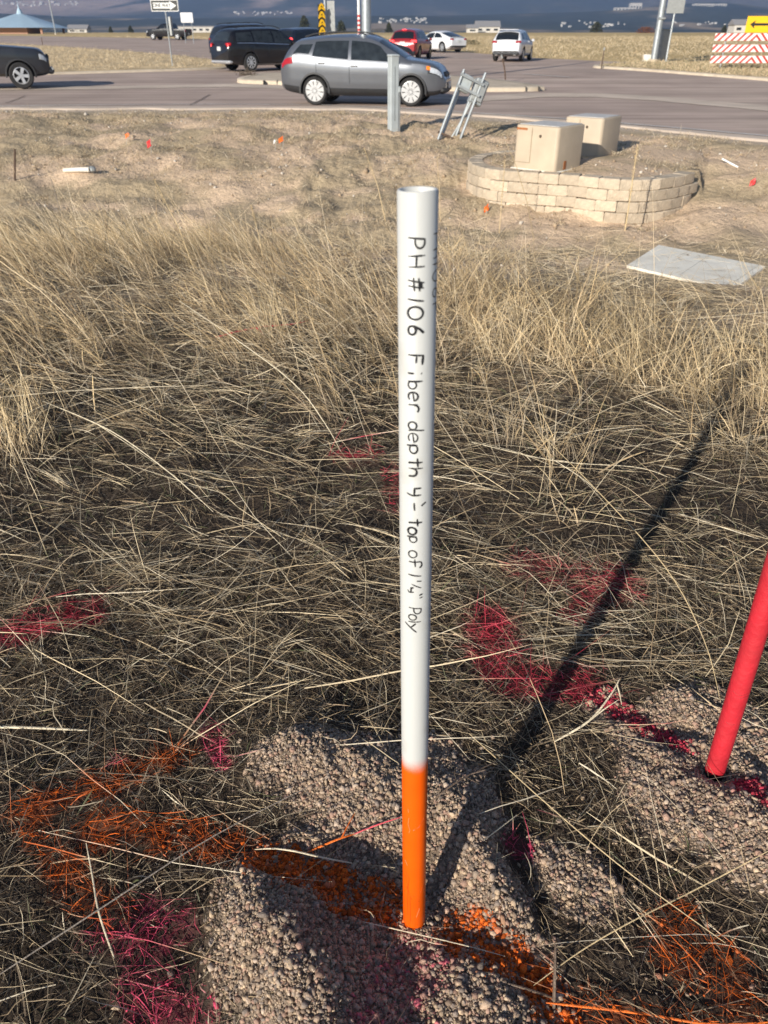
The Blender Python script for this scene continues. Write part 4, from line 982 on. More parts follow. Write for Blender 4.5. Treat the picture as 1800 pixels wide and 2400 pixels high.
MB().lathe([(.7, 3.45), (.5, 4.0), (.12, 4.6), (.02, 5.8)], 8).build('cupola', M_roofb, rf_)
MB().box((-1.5, -2, .4), (9, 7, 1.6)).build('wall', M_brick, t)
for s in (-1, 1):
    for s2 in (-1, 1): MB().box((s * 6.3, s2 * 6.3, .3), (.4, .4, 1.6)).build('column', M_brick, t)
def bldg(px, py, Y, w, d, h, label, roof='flat', name='building', mat=M_cream, n=6):
    x = px_x(px, Y, 8); p = at_y(px, py, Y); zg = float(mtn(np.array([p[0]]), np.array([Y]))[0]) if Y > 1200 else gz(p[0], Y)
    z = max(p[2], zg - h * .4) if Y > 1200 else zg
    t = thing(name, label, 'building', (p[0], Y, z)); MB().box((0, 0, h / 2 - 2), (w, d, h + 4)).build('wall', mat, t)
    if roof == 'flat': MB().box((0, 0, h + .2), (w + .6, d + .6, .5)).build('roof', M_groof, t)
    else:
        b = MB(); b.add([(-w / 2 - .4, -d / 2 - .4, h), (w / 2 + .4, -d / 2 - .4, h), (w / 2 + .4, d / 2 + .4, h), (-w / 2 - .4, d / 2 + .4, h), (-w / 2 - .4, 0, h + d * .3), (w / 2 + .4, 0, h + d * .3)], [(0, 1, 5, 4), (2, 3, 4, 5), (1, 2, 5), (3, 0, 4), (3, 2, 1, 0)]); b.build('roof', M_groof, t)
    for i in range(n): MB().box((-w / 2 + w * (i + .5) / n, -d / 2 - .02, h * .5), (w / n * .5, .1, h * .35)).build('window', M_glass, t)
    return t
bldg(1486, 33, 2700, 34, 20, 24, 'tall white block on the ridge above the plain at the right', n=4)
bldg(1462, 34, 2650, 62, 18, 8, 'long low white building beside the tall block on the ridge')
bldg(1642, 43, 2700, 60, 20, 9, 'long low pale building on the ridge right of the signal pole', n=8)
bldg(1682, 45, 2750, 32, 18, 8, 'shorter pale building at the right end of the ridge', n=4)
bldg(1141, 78, 420, 11, 8, 2.3, 'white low farm building on the plain behind the white crossover', 'gable', n=3)
bldg(1106, 79, 410, 5, 5, 1.7, 'small white shed beside the low farm building on the plain', 'gable', n=1)
bldg(185, 67, 420, 9, 6, 1.4, 'small pale house on the plain beside the far street light', 'gable', n=2)
bldg(453, 68, 600, 34, 12, 3.2, 'long pale low building on the plain behind the one way sign', 'flat', n=8)
bldg(1732, 83, 330, 7, 6, 2.4, 'tiny pale house on the plain behind the yellow arrow board', 'gable', n=2)
# scattered hillside houses (a few pixels each)
HB = []
for k in range(4):
    b = MB(); w, d, h = [(13, 10, 6), (18, 11, 7), (10, 9, 6), (24, 13, 9)][k]
    b.box((0, 0, h / 2 - 2), (w, d, h + 4)); b.add([(-w / 2 - .5, -d / 2 - .5, h), (w / 2 + .5, -d / 2 - .5, h), (w / 2 + .5, d / 2 + .5, h), (-w / 2 - .5, d / 2 + .5, h), (-w / 2, 0, h + 3), (w / 2, 0, h + 3)], [(0, 1, 5, 4), (2, 3, 4, 5), (1, 2, 5), (3, 0, 4)])
    HB.append(b.mesh('house', M_cream))
def house(px, py, k, label, grp):
    d = ray(px, py); ts = np.geomspace(1250, 9000, 900); P = d[None] * ts[:, None] / d[1]; P[:, 2] += CAM_Z
    g = P[:, 2] - mtn(P[:, 0], P[:, 1]); i = int(np.argmax(g < 0)) if (g < 0).any() else 300
    p = P[i]; sc = p[1] / 8500 * rng.uniform(.6, 1.4)
    o = obj('house', HB[k], None, (p[0], p[1], mtn(p[0:1], p[1:2])[0] + .5)); o.scale = (sc, sc, sc); o.rotation_euler = (0, 0, rng.uniform(-.6, .6)); tag(o, label, 'house', grp)
hr = np.random.default_rng(5)
for n, x0, x1, y0, y1, lab in ((46, 5, 190, 4, 18, 'tiny pale house scattered on the far slope above the blue roof'), (34, 545, 690, 26, 38, 'tiny white house in the cluster above the black SUV'), (40, 890, 1000, 42, 58, 'tiny white house in the cluster above the red crossover'), (24, 1310, 1470, 48, 70, 'tiny pale house on the dark foothill left of the signal pole'), (16, 1580, 1790, 48, 64, 'tiny pale house on the dark foothill above the barricade')):
    for i in range(n): house(hr.uniform(x0, x1), hr.uniform(y0, y1) * .6 + .4 * hr.normal((y0 + y1) / 2, 3), int(hr.integers(4)), lab, lab.replace('tiny', 'the'))

M_bark = pmat('bark', (0.07, 0.05, 0.035), 0.9); M_leaf = attr_mat('foliage', rough=0.8, scale=2, var=0.4, spec=0.2)
def small_tree(px, py_base, Y, h, w, label, col=(0.045, 0.05, 0.03), bush=False, name='tree'):
    x = px_x(px, Y, 2); z = gz(x, Y); t = thing(name, label, 'bush' if bush else 'tree', (x, Y, z - .1))
    MB().tube([(0, 0, 0), (.05 * h, 0, h * .5), (0, 0, h * .85)], [.05 * h, .03 * h, .008 * h], 6).build('trunk', M_bark, t)
    n = 900; u = rng.random(n); a = rng.random(n) * 2 * pi; zz = h * ((.05 if bush else .12) + .88 * rng.random(n)); r = w / 2 * np.sqrt(u) * (np.sqrt(np.clip(1 - (zz / h), 0, 1)) * 1.1 if not bush else np.sqrt(np.clip(1 - (zz / h) ** 2, 0, 1))) * (0.7 + 0.6 * vnoise(a * 2, zz * 3 / h, int(px)))
    c = np.stack([r * np.cos(a), r * np.sin(a), zz], 1); s_ = h * .06
    q = rng.normal(0, 1, (n, 3, 3)) * s_; V = (c[:, None] + q).reshape(-1, 3); cc = np.array(col)[None] * (.6 + .8 * rng.random((n, 1)))
    obj('crown', mesh_np('crown', V, np.arange(3 * n).reshape(n, 3), M_leaf, np.repeat(cc, 3, 0)), t)
for a in ((714, 72, 300, 4.6, 4.0, 'dark round evergreen on the plain above the dark crossover'), (800, 75, 320, 3.6, 3.4, 'dark shrub on the plain left of the thick mast'), (752, 74, 330, 2.8, 3.5, 'low dark shrub on the plain left of the yellow marker'), (911, 74, 310, 2.9, 2.4, 'small dark evergreen on the plain left of the red crossover'), (261, 70, 330, 1.9, 1.6, 'small dark tree on the plain at the left'), (308, 71, 330, 2.1, 2.0, 'small dark tree on the plain left of the one way sign'), (1396, 79, 300, 3.0, 5.0, 'bare grey brush on the plain right of the white crossover'), (1695, 80, 320, 2.2, 2.4, 'small dark tree on the plain above the barricade'), (1800, 76, 300, 3.0, 3.0, 'dark tree on the plain at the right edge')): small_tree(*a)
small_tree(1511, 79, 200, 1.3, 4.6, 'low rust coloured bush behind the signal pole', (0.16, 0.06, 0.025), True, 'bush'); small_tree(1105, 104, 95, .55, 2.2, 'grey green bush in the field left of the white crossover', (0.09, 0.085, 0.05), True, 'bush')
for px, Y, w, h, l in ((130, 260, 26, 1.3, 'dark hedge line on the plain right of the pavilion'), (560, 260, 18, 1.4, 'dark hedge line on the plain behind the black SUV'), (880, 330, 22, 1.5, 'dark scrub line on the plain behind the thick mast')):
    small_tree(px, 70, Y, h, w, l, (0.05, 0.052, 0.04), True, 'hedge')
# ------------------------------------------------------------------ marker pipes
PB = np.array([0.066, 0.904, 0.030]); PT = np.array([0.039, 0.929, 1.521]); PD = 0.0483; PR = PD / 2
ax_ = PT - PB; PL = float(np.linalg.norm(ax_)); ax_n = ax_ / PL
def pole_s(py):                                            # height along the pipe seen at photo row py
    best = None
    ss = np.linspace(0, PL, 4000); P = PB[None] + ax_n[None] * ss[:, None] + np.array([0, -PR, 0]); d = P - np.array([0, 0, CAM_Z])
    zc = d[:, 1] * cos(PITCH) - d[:, 2] * sin(PITCH); yc = d[:, 1] * sin(PITCH) + d[:, 2] * cos(PITCH)
    return float(np.interp(-py, -(1200 - FPX * yc / zc)[::1], ss))
def pipe_mat(name, s_or):
    m, nt, b = new_mat(name); N, L = nt.nodes, nt.links
    tc = N.new('ShaderNodeTexCoord'); sx = N.new('ShaderNodeSeparateXYZ'); L.new(tc.outputs['Object'], sx.inputs[0])
    nz = N.new('ShaderNodeTexNoise'); nz.inputs['Scale'].default_value = 30; nz.inputs['Detail'].default_value = 3; L.new(tc.outputs['Object'], nz.inputs['Vector'])
    n2 = N.new('ShaderNodeTexNoise'); n2.inputs['Scale'].default_value = 900; n2.inputs['Detail'].default_value = 2; L.new(tc.outputs['Object'], n2.inputs['Vector'])
    a = N.new('ShaderNodeMath'); a.operation = 'MULTIPLY_ADD'; L.new(nz.outputs[0], a.inputs[0]); a.inputs[1].default_value = .018; L.new(sx.outputs[2], a.inputs[2])
    a2 = N.new('ShaderNodeMath'); a2.operation = 'MULTIPLY_ADD'; L.new(n2.outputs[0], a2.inputs[0]); a2.inputs[1].default_value = .022; L.new(a.outputs[0], a2.inputs[2])
    mr = N.new('ShaderNodeMapRange'); mr.interpolation_type = 'SMOOTHSTEP'; mr.inputs[1].default_value = s_or + .04; mr.inputs[2].default_value = s_or - .001
    L.new(a2.outputs[0], mr.inputs[0])
    n4 = N.new('ShaderNodeTexNoise'); n4.inputs['Scale'].default_value = 14; n4.inputs['Detail'].default_value = 5; L.new(tc.outputs['Object'], n4.inputs['Vector'])
    ram = N.new('ShaderNodeMix'); ram.data_type = 'RGBA'; ram.inputs[6].default_value = (.76, .088, .002, 1); ram.inputs[7].default_value = (.84, .125, .003, 1); L.new(n4.outputs[0], ram.inputs[0])
    wr = N.new('ShaderNodeMapRange'); wr.inputs[1].default_value = .58; wr.inputs[2].default_value = .74; wr.inputs[4].default_value = .5; L.new(n4.outputs[0], wr.inputs[0])
    wm = N.new('ShaderNodeMix'); wm.data_type = 'RGBA'; wm.inputs[6].default_value = (.535, .535, .51, 1); wm.inputs[7].default_value = (.42, .40, .35, 1); L.new(wr.outputs[0], wm.inputs[0])
    mx = N.new('ShaderNodeMix'); mx.data_type = 'RGBA'; L.new(wm.outputs[2], mx.inputs[6]); L.new(ram.outputs[2], mx.inputs[7])
    L.new(mr.outputs[0], mx.inputs[0]); L.new(mx.outputs[2], b.inputs['Base Color']); b.inputs['Roughness'].default_value = .38; b.inputs['Specular IOR Level'].default_value = .35
    n3 = N.new('ShaderNodeTexNoise'); n3.inputs['Scale'].default_value = 40; n3.inputs['Detail'].default_value = 3; L.new(tc.outputs['Object'], n3.inputs['Vector'])
    bp = N.new('ShaderNodeBump'); bp.inputs['Strength'].default_value = .12; bp.inputs['Distance'].default_value = .002; L.new(n3.outputs[0], bp.inputs['Height']); L.new(bp.outputs[0], b.inputs['Normal'])
    return m
q = Vector((0, 0, 1)).rotation_difference(Vector(ax_n)).to_euler()
pipe = thing('white_marker_pipe', 'upright white plastic pipe with black handwriting and an orange painted foot', 'pipe', tuple(PB), rot=tuple(q))
s_or = pole_s(1782)
MB().lathe([(PR, -.12), (PR, PL - .0015), (PR - .0012, PL), (PR - .0036, PL), (PR - .0048, PL - .0015), (PR - .0048, PL - .35)], 48).build('tube', pipe_mat('white_plastic_orange_foot', s_or - .018), pipe, 50)
M_ink = pmat('black_marker_ink', (0.012, 0.012, 0.014), 0.5, var=0.2)
M_drip = pmat('dried_paint_drip', (0.55, 0.075, 0.004), 0.4, var=0.1); M_scr = pmat('scratch', (0.70, 0.24, 0.09), 0.5, var=0.1)
def arc(cx, cy, rx, ry, a0, a1, n=12): return [(cx + rx * cos(radians(a0 + (a1 - a0) * i / n)), cy + ry * sin(radians(a0 + (a1 - a0) * i / n))) for i in range(n + 1)]
GL = {
 'P': [[(.05, 0), (.10, .5), (.16, 1.0)], [(.10, .97)] + arc(.35, .70, .55, .29, 75, -95) + [(.15, .42)]],
 'H': [[(.08, 0), (.0, 1.0)], [(.98, .02), (.93, .98)], [(.05, .50), (.95, .46)]],
 '#': [[(.22, .0), (.40, 1.0)], [(.62, .02), (.78, .98)], [(.0, .34), (1.0, .40)], [(.05, .66), (1.0, .72)], [(.34, .72), (.74, .76), (.40, .82), (.76, .86)]],
 '1': [[(.3, 0), (.7, 1.0)]],
 '0': [arc(.5, .45, .5, .47, 100, 470, 22)],
 '6': [[(.75, .98), (.35, .72), (.08, .38)] + arc(.48, .24, .42, .24, 170, 500, 18)],
 'F': [[(.12, .0), (.16, .98)], [(.10, .96), (.95, .90)], [(.14, .55), (.80, .50)]],
 'i': [[(.5, .0), (.5, .42)], [(.45, .86), (.62, .92)]],
 'b': [[(.12, .95), (.16, .0)], [(.16, .12)] + arc(.50, .28, .40, .27, 215, 500, 14)],
 'e': [[(.10, .32), (.85, .40)] + arc(.48, .34, .42, .32, 10, 320, 16)],
 'r': [[(.10, .62), (.14, .0)], [(.14, .36)] + arc(.55, .40, .40, .28, 165, 40, 8)],
 'd': [arc(.42, .30, .38, .28, 40, 390, 16), [(.90, 1.1), (.82, .4), (.92, .02)]],
 'p': [[(.12, .62), (.16, -.12)], [(.14, .30)] + arc(.48, .36, .42, .27, 190, -150, 14)],
 't': [[(.48, .98), (.50, .10), (.60, .0)], [(.0, .62), (1.0, .66)]],
 'h': [[(.12, 1.0), (.14, .0)], [(.14, .34)] + arc(.48, .34, .34, .24, 160, 10, 8) + [(.86, .0)]],
 '4': [[(.05, .92), (.08, .45), (.75, .42)], [(.72, .92), (.78, .3), (.60, -.12)]],
 "'": [[(.1, 1.28), (.5, 1.02), (.8, .92)]],
 '-': [[(.0, .42), (1.0, .46)]],
 'o': [arc(.5, .32, .46, .31, 80, 450, 18)],
 'f': [[(.95, .80)] + arc(.60, .82, .30, .17, 20, 180, 8) + [(.34, .4), (.32, .0)], [(.02, .46), (.85, .50)]],
 'q': [[(.05, .62), (.10, 1.0)], [(.30, .22), (.62, .98)], [(.58, .40), (.60, .20), (.95, .18)], [(.92, .42), (.98, .05), (.80, -.10)]],
 '"': [[(.15, 1.12), (.35, .84)], [(.70, 1.12), (.85, .86)]],
 'l': [[(.4, 1.0), (.5, .0)]],
 'y': [[(.05, .60), (.45, .22)], [(.95, .66), (.5, .2), (.10, -.32)]]}
TXT = [('P', 557, 586), ('H', 600, 628), ('#', 651, 684), ('1', 699, 711), ('0', 720, 750), ('6', 764, 788), ('F', 830, 858), ('i', 872, 881), ('b', 892, 915), ('e', 919, 943), ('r', 947, 970), ('d', 989, 1013), ('e', 1015, 1040), ('p', 1042, 1066), ('t', 1075, 1096), ('h', 1096, 1121), ('4', 1144, 1168), ("'", 1179, 1190), ('-', 1179, 1198), ('t', 1217, 1235), ('o', 1237, 1255), ('p', 1257, 1274), ('o', 1291, 1309), ('f', 1311, 1333), ('1', 1346, 1354), ('q', 1361, 1391), ('"', 1392, 1405), ('P', 1425, 1441), ('o', 1441, 1455), ('l', 1456, 1462), ('y', 1461, 1484)]
CAP = .42 * PD
def ink_strokes(rows, ang0, name, lw=.00125, cap=CAP):
    b = MB(); R = PR + .00012
    cam_a = atan2(0 - PB[1], 0 - PB[0])                    # angle of the line of sight round the pipe
    for ch, y0, y1 in rows:
        sA, sB = pole_s(y0), pole_s(y1); jit = rng.normal(0, .02)
        for st in GL[ch]:
            lws = lw * rng.uniform(.75, 1.22)
            pts = []
            for (u0, v0), (u1, v1) in zip(st[:-1], st[1:]):
                for k in range(4): pts.append((u0 + (u1 - u0) * k / 4, v0 + (v1 - v0) * k / 4))
            pts.append(st[-1])
            Q = np.array([((v - .5 + jit) * cap, sA + (sB - sA) * u) for u, v in pts])      # lateral, along
            T = np.gradient(Q, axis=0); T /= np.linalg.norm(T, axis=1)[:, None] + 1e-9; N_ = np.stack([-T[:, 1], T[:, 0]], 1)
            wv = lws * (.85 + .3 * np.interp(np.arange(len(Q)), np.linspace(0, len(Q), 5), rng.random(5)) + .12 * rng.random(len(Q)))[:, None] / 2 * np.where(np.arange(len(Q)) % (len(Q) - 1) == 0, .6, 1)[:, None]
            rows2 = []
            for A in (Q + N_ * wv, Q - N_ * wv):
                an = cam_a + ang0 + A[:, 0] / PR; rows2.append([(R * cos(a), R * sin(a), z) for a, z in zip(an, A[:, 1])])
            b.grid(rows2)
    return b.build(name, M_ink, pipe)
for i0, i1 in ((0, 2), (2, 6), (6, 11), (11, 16), (16, 19), (19, 22), (22, 24), (24, 27), (27, 31)): ink_strokes(TXT[i0:i1], -.02, 'handwritten_word', .0026)
ink_strokes([('P', 552, 580), ('H', 590, 612), ('1', 622, 632), ('0', 642, 668), ('6', 682, 706), ('F', 716, 745)], radians(76), 'side_handwriting', .0017)
# drips, scratches and a cut line on the orange foot
b = MB(); R = PR + .0002; ca = atan2(-PB[1], -PB[0])
def on_pipe(py, lat): a = ca + lat / PR; s_ = pole_s(py); return (R * cos(a), R * sin(a), s_)
for pts in ([(-.018, 2060), (-.012, 2092), (.0, 2102), (.016, 2096), (.021, 2085)], [(-.016, 2085), (-.005, 2108), (.012, 2115)], [(.021, 1925), (.010, 1940), (-.002, 1947)], [(-.017, 2050), (-.010, 2062), (-.012, 2082), (-.014, 2120), (-.013, 2150)], [(-.008, 2105), (-.007, 2160)]):
    P = [on_pipe(y, l) for l, y in pts]; b.tube(P, .0006, 5)
b.build('paint_drip', M_drip, pipe)
b = MB()
for pts in ([(-.010, 1920), (-.012, 1935), (-.008, 1948), (-.010, 1955)], [(-.012, 1900), (-.011, 1908)], [(.006, 2150), (.013, 2132)], [(-.02, 2025), (-.014, 2033)]): b.tube([on_pipe(y, l) for l, y in pts], .0007, 5)
b.build('scratch', M_scr, pipe)

RB = np.array([0.871, 1.29, 0.0]); rdir = Vector((-.028, .02, 1)).normalized()
# direction so that the pipe leaves the frame at the right edge
M_redp = pmat('matt_red_paint', (0.52, 0.018, 0.030), 0.6, var=0.14, scale=14, bump=0.2, bscale=60, dirt=(0.50, 0.10, 0.09), dirt_amt=0.22)
red = thing('red_marker_pipe', 'matt red painted pipe standing in gravel at the right edge', 'pipe', tuple(RB), rot=tuple(Vector((0, 0, 1)).rotation_difference(rdir).to_euler()))
rr_ = .0245
V = []; nn = 40
b = MB(); P = []
for k in range(nn + 1):
    a = 2 * pi * k / nn; P.append([(rr_ * cos(a), rr_ * sin(a), .045 + .004 * sin(3 * a + 1) + .002 * sin(11 * a)), (rr_ * cos(a), rr_ * sin(a), .4), (rr_ * cos(a), rr_ * sin(a), 1.05)])
b.grid(P); b.lathe([(rr_, 1.05), (rr_ - .003, 1.052), (rr_ - .004, 1.0)], nn); b.build('tube', M_redp, red, 60)
MB().lathe([(rr_ - .0006, -.10), (rr_ - .0006, .2)], nn).build('hole_shade', M_hole_shade, red, 60)  # black sleeve that paints the shade of the hole round the pipe
b = MB()
for z_, a0, a1 in ((.34, -2.6, -1.2), (.33, -1.9, -.6), (.24, -2.4, -1.6)): b.tube([((rr_ + .0003) * cos(a), (rr_ + .0003) * sin(a), z_ + .003 * sin(4 * a)) for a in np.linspace(a0, a1, 10)], .0005, 5)
b.build('scratch', pmat('dark_scratch', (0.25, 0.01, 0.015), .6), red)

# ------------------------------------------------------------------ gravel
def scatter_xy(n, x0, x1, y0, y1): return rng.uniform(x0, x1, n), rng.uniform(y0, y1, n)
t_ = (1 + 5 ** .5) / 2
ICO = np.array([(-1, t_, 0), (1, t_, 0), (-1, -t_, 0), (1, -t_, 0), (0, -1, t_), (0, 1, t_), (0, -1, -t_), (0, 1, -t_), (t_, 0, -1), (t_, 0, 1), (-t_, 0, -1), (-t_, 0, 1)]) / hypot(1, t_)
ICF = np.array([(0, 11, 5), (0, 5, 1), (0, 1, 7), (0, 7, 10), (0, 10, 11), (1, 5, 9), (5, 11, 4), (11, 10, 2), (10, 7, 6), (7, 1, 8), (3, 9, 4), (3, 4, 2), (3, 2, 6), (3, 6, 8), (3, 8, 9), (4, 9, 5), (2, 4, 11), (6, 2, 10), (8, 6, 7), (9, 8, 1)])
def rand_rot(n):
    q = rng.normal(size=(n, 4)); q /= np.linalg.norm(q, axis=1)[:, None]; w, x, y, z = q.T
    return np.stack([1 - 2 * (y * y + z * z), 2 * (x * y - z * w), 2 * (x * z + y * w), 2 * (x * y + z * w), 1 - 2 * (x * x + z * z), 2 * (y * z - x * w), 2 * (x * z - y * w), 2 * (y * z + x * w), 1 - 2 * (x * x + y * y)], 1).reshape(n, 3, 3)
gx0, gx1, gy0, gy1 = -0.55, 1.75, 0.30, 2.05
n = 230000; x, y = scatter_xy(n, gx0, gx1, gy0, gy1); g = gravel_mask(x, y); keep = (rng.random(n) < g * .95 + .012 * (y < 1.6)); x, y = x[keep], y[keep]
n = min(len(x), 43000); x, y = x[:n], y[:n]
r = np.clip(np.exp(rng.normal(np.log(.0034), .40, n)), .0016, .0080)
z = height(x, y) + r * rng.uniform(-.3, .9, n)
base = np.array([(0.56, 0.405, 0.285), (0.45, 0.325, 0.235), (0.60, 0.465, 0.35), (0.50, 0.32, 0.235), (0.34, 0.27, 0.22), (0.66, 0.49, 0.33)])[rng.integers(0, 6, n)] * rng.uniform(.50, .95, (n, 1))
base = painted(x, y, base)
sh = ICO[None] * (1 + rng.normal(0, .33, (n, 12, 1))) * (r[:, None] * rng.uniform(.65, 1.3, (n, 3)))[:, None]
V = np.einsum('nij,nkj->nki', rand_rot(n), sh) + np.stack([x, y, z], 1)[:, None]
Fc = (ICF[None] + np.arange(n)[:, None, None] * 12).reshape(-1, 3)
n2 = 36000; x, y = scatter_xy(n2 * 4, gx0, gx1, gy0, gy1); keep = rng.random(len(x)) < gravel_mask(x, y) + .02 * (y < 1.7); x, y = x[keep][:n2], y[keep][:n2]; n2 = len(x)
r = np.clip(np.exp(rng.normal(np.log(.0021), .3, n2)), .001, .004); z = height(x, y) + r * rng.uniform(-.2, 2.2, n2)
OCT = np.array([(1, 0, 0), (0, 1, 0), (-1, 0, 0), (0, -1, 0), (0, 0, 1), (0, 0, -1)], float); OCF = np.array([(0, 1, 4), (1, 2, 4), (2, 3, 4), (3, 0, 4), (1, 0, 5), (2, 1, 5), (3, 2, 5), (0, 3, 5)])
b2 = np.array([(0.50, 0.38, 0.27), (0.36, 0.27, 0.20), (0.58, 0.46, 0.34), (0.28, 0.22, 0.17)])[rng.integers(0, 4, n2)] * rng.uniform(.5, .95, (n2, 1)); b2 = painted(x, y, b2)
sh = OCT[None] * (1 + rng.normal(0, .25, (n2, 6, 1))) * (r[:, None] * rng.uniform(.7, 1.35, (n2, 3)))[:, None]
V2 = np.einsum('nij,nkj->nki', rand_rot(n2), sh) + np.stack([x, y, z], 1)[:, None]; o2 = n * 12
Fc = np.concatenate([Fc, (OCF[None] + np.arange(n2)[:, None, None] * 6).reshape(-1, 3) + o2]); V = np.concatenate([V.reshape(-1, 3), V2.reshape(-1, 3)]); base_v = np.concatenate([np.repeat(base, 12, 0), np.repeat(b2, 6, 0)])
go = obj('gravel', mesh_np('gravel', V, Fc, M_stone, base_v))
tag(go, 'loose granite gravel heaped round the two pipes, streaked with orange and red paint', 'gravel', kind='stuff')

# ------------------------------------------------------------------ dry grass
def blades(x, y, z0, az, tilt, L, w, droop, col0, col1, k=3, wig=0.0, zfun=True, flat=False):
    """ribbons: heading az, tilt from vertical, droop = extra tilt gained along the blade"""
    n = len(x); u = np.linspace(0, 1, k + 1); P = np.zeros((n, k + 1, 3)); P[:, 0] = np.stack([x, y, z0], 1)
    a = az.copy()
    for i in range(k):
        th = tilt + droop * (i + .5) / k; a = a + rng.normal(0, wig, n)
        d = np.stack([np.sin(th) * np.cos(a), np.sin(th) * np.sin(a), np.cos(th)], 1); P[:, i + 1] = P[:, i] + d * (L / k)[:, None]
    if zfun:
        gzv = height(P[..., 0].ravel(), P[..., 1].ravel()).reshape(n, k + 1) + .003; P[..., 2] = np.maximum(P[..., 2], gzv)
    D = P[:, -1] - P[:, 0]; D /= np.linalg.norm(D, axis=1)[:, None] + 1e-9
    rv = rng.normal(size=(n, 3)); rv[:, 2] *= .5
    Sd = np.cross(D, rv); Sd /= np.linalg.norm(Sd, axis=1)[:, None] + 1e-9
    prof = np.interp(u, [0, .15, .7, 1], [.75, 1, .8, .15])
    off = Sd[:, None] * (w[:, None, None] * prof[None, :, None]) / 2
    V = np.stack([P - off, P + off], 2)                    # n,k+1,2,3
    i = np.arange(k); q = np.stack([2 * i, 2 * i + 1, 2 * i + 3, 2 * i + 2], 1)
    F = (q[None] + (np.arange(n) * 2 * (k + 1))[:, None, None]).reshape(-1, 4)
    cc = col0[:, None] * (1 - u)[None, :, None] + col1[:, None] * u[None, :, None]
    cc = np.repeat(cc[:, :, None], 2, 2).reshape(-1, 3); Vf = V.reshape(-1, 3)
    return Vf, F, cc, np.repeat(rng.random(n), 2 * (k + 1))
def join(parts):
    V, F, Cc, U = [], [], [], []; o = 0
    for v, f, c, u in parts: V.append(v); F.append(f + o); Cc.append(c); U.append(u); o += len(v)
    return np.concatenate(V), np.concatenate(F), np.concatenate(Cc), np.concatenate(U)
STRAW = np.array([(0.80, 0.65, 0.42), (0.70, 0.56, 0.36), (0.84, 0.73, 0.54), (0.54, 0.405, 0.245), (0.64, 0.54, 0.38), (0.40, 0.295, 0.185)])
OLD = np.array([(0.135, 0.10, 0.068), (0.08, 0.060, 0.043), (0.18, 0.135, 0.09), (0.11, 0.094, 0.075), (0.24, 0.187, 0.13)])
GREEN = np.array([(0.10, 0.115, 0.05), (0.14, 0.15, 0.07), (0.17, 0.17, 0.09)])
def pick(tab, n, v=.18): return tab[rng.integers(0, len(tab), n)] * rng.uniform(1 - v, 1 + v, (n, 1))
def in_view(x, y, m=0.5): return np.abs(x) < (y * .843 + 1.0) * .52 + m
def pts_uniform(n, y0, y1, m=.5):
    y = np.sqrt(rng.uniform(y0 ** 2, y1 ** 2, n)); xw = (y * .843 + 1.0) * .52 + m; return rng.uniform(-1, 1, n) * xw, y
PI = pi
near_parts = []
def lay(n, y0, y1, L, w, pal, tilt, az, hmax, thin=0.0, droop=0.1, k=3, wig=.08, m=.5, gscale=0.05, pal2=None, patch=None):
    x, y = pts_uniform(n, y0, y1, m); g = gravel_mask(x, y); kp = rng.random(n) > g * (1 - gscale)
    if patch is not None: kp &= rng.random(n) < patch(x, y)
    if L > .1: kp &= np.hypot(x - .07, y - .80) > .45
    x, y = x[kp], y[kp]; n = len(x)
    Ls = np.exp(rng.normal(np.log(L), .45, n)); az_ = az(x, y, n); ti = tilt(n); c = pick(pal, n)
    z0 = height(x, y) + rng.random(n) ** 2 * hmax
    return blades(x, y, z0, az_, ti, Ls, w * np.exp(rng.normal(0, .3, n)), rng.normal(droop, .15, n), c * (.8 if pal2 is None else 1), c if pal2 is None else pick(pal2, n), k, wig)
def az_lay(x, y, n):                                       # combed: mostly lower right to upper left, with cross straws
    a = rng.normal(np.where(x < .2, 2.72, 2.95), .42, n); c = rng.random(n)
    a = np.where(c < .16, rng.normal(.45, .5, n), a); a = np.where(c > .80, rng.uniform(0, 2 * PI, n), a)
    return np.where(rng.random(n) < .5, a, a + PI)
def bundles(nc, nb, y0, y1, L, w, pal, tilt, hmax, spread, patch=None, gscale=.025, k=4, wig=.07, pal2=None, shade=(.7, 1.2), az=None):
    x, y = pts_uniform(nc, y0, y1, .5); g = gravel_mask(x, y); kp = rng.random(nc) > g * (1 - gscale)
    if patch is not None: kp &= rng.random(nc) < patch(x, y)
    x, y = x[kp], y[kp]; nc = len(x)
    a = (az or az_lay)(x, y, nc) + (fbm(x * 1.7, y * 1.7, 141, 2) - .5) * 2.6; l = L * np.exp(rng.normal(0, .35, nc)); s_ = rng.uniform(*shade, nc); t = tilt(nc); zb = rng.random(nc) ** 2 * hmax
    rp = lambda v: np.repeat(v, nb)
    n = nc * nb; X_ = rp(x) + rng.normal(0, spread, n); Y_ = rp(y) + rng.normal(0, spread, n)
    c = pick(pal, n) * rp(s_)[:, None]
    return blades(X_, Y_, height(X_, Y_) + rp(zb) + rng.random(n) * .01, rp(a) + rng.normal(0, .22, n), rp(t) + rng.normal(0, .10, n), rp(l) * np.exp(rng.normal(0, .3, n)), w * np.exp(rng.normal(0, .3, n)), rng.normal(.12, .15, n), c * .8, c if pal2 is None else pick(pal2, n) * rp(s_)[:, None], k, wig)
def az_rand(x, y, n): return rng.uniform(0, 2 * PI, n)
gap = lambda x, y: .35 + .9 * fbm(x * 2.2, y * 2.2, 101, 3)
flat = lambda n: rng.normal(1.50, .10, n)
semi = lambda n: rng.normal(1.15, .28, n)
up = lambda n: np.abs(rng.normal(.75, .35, n))
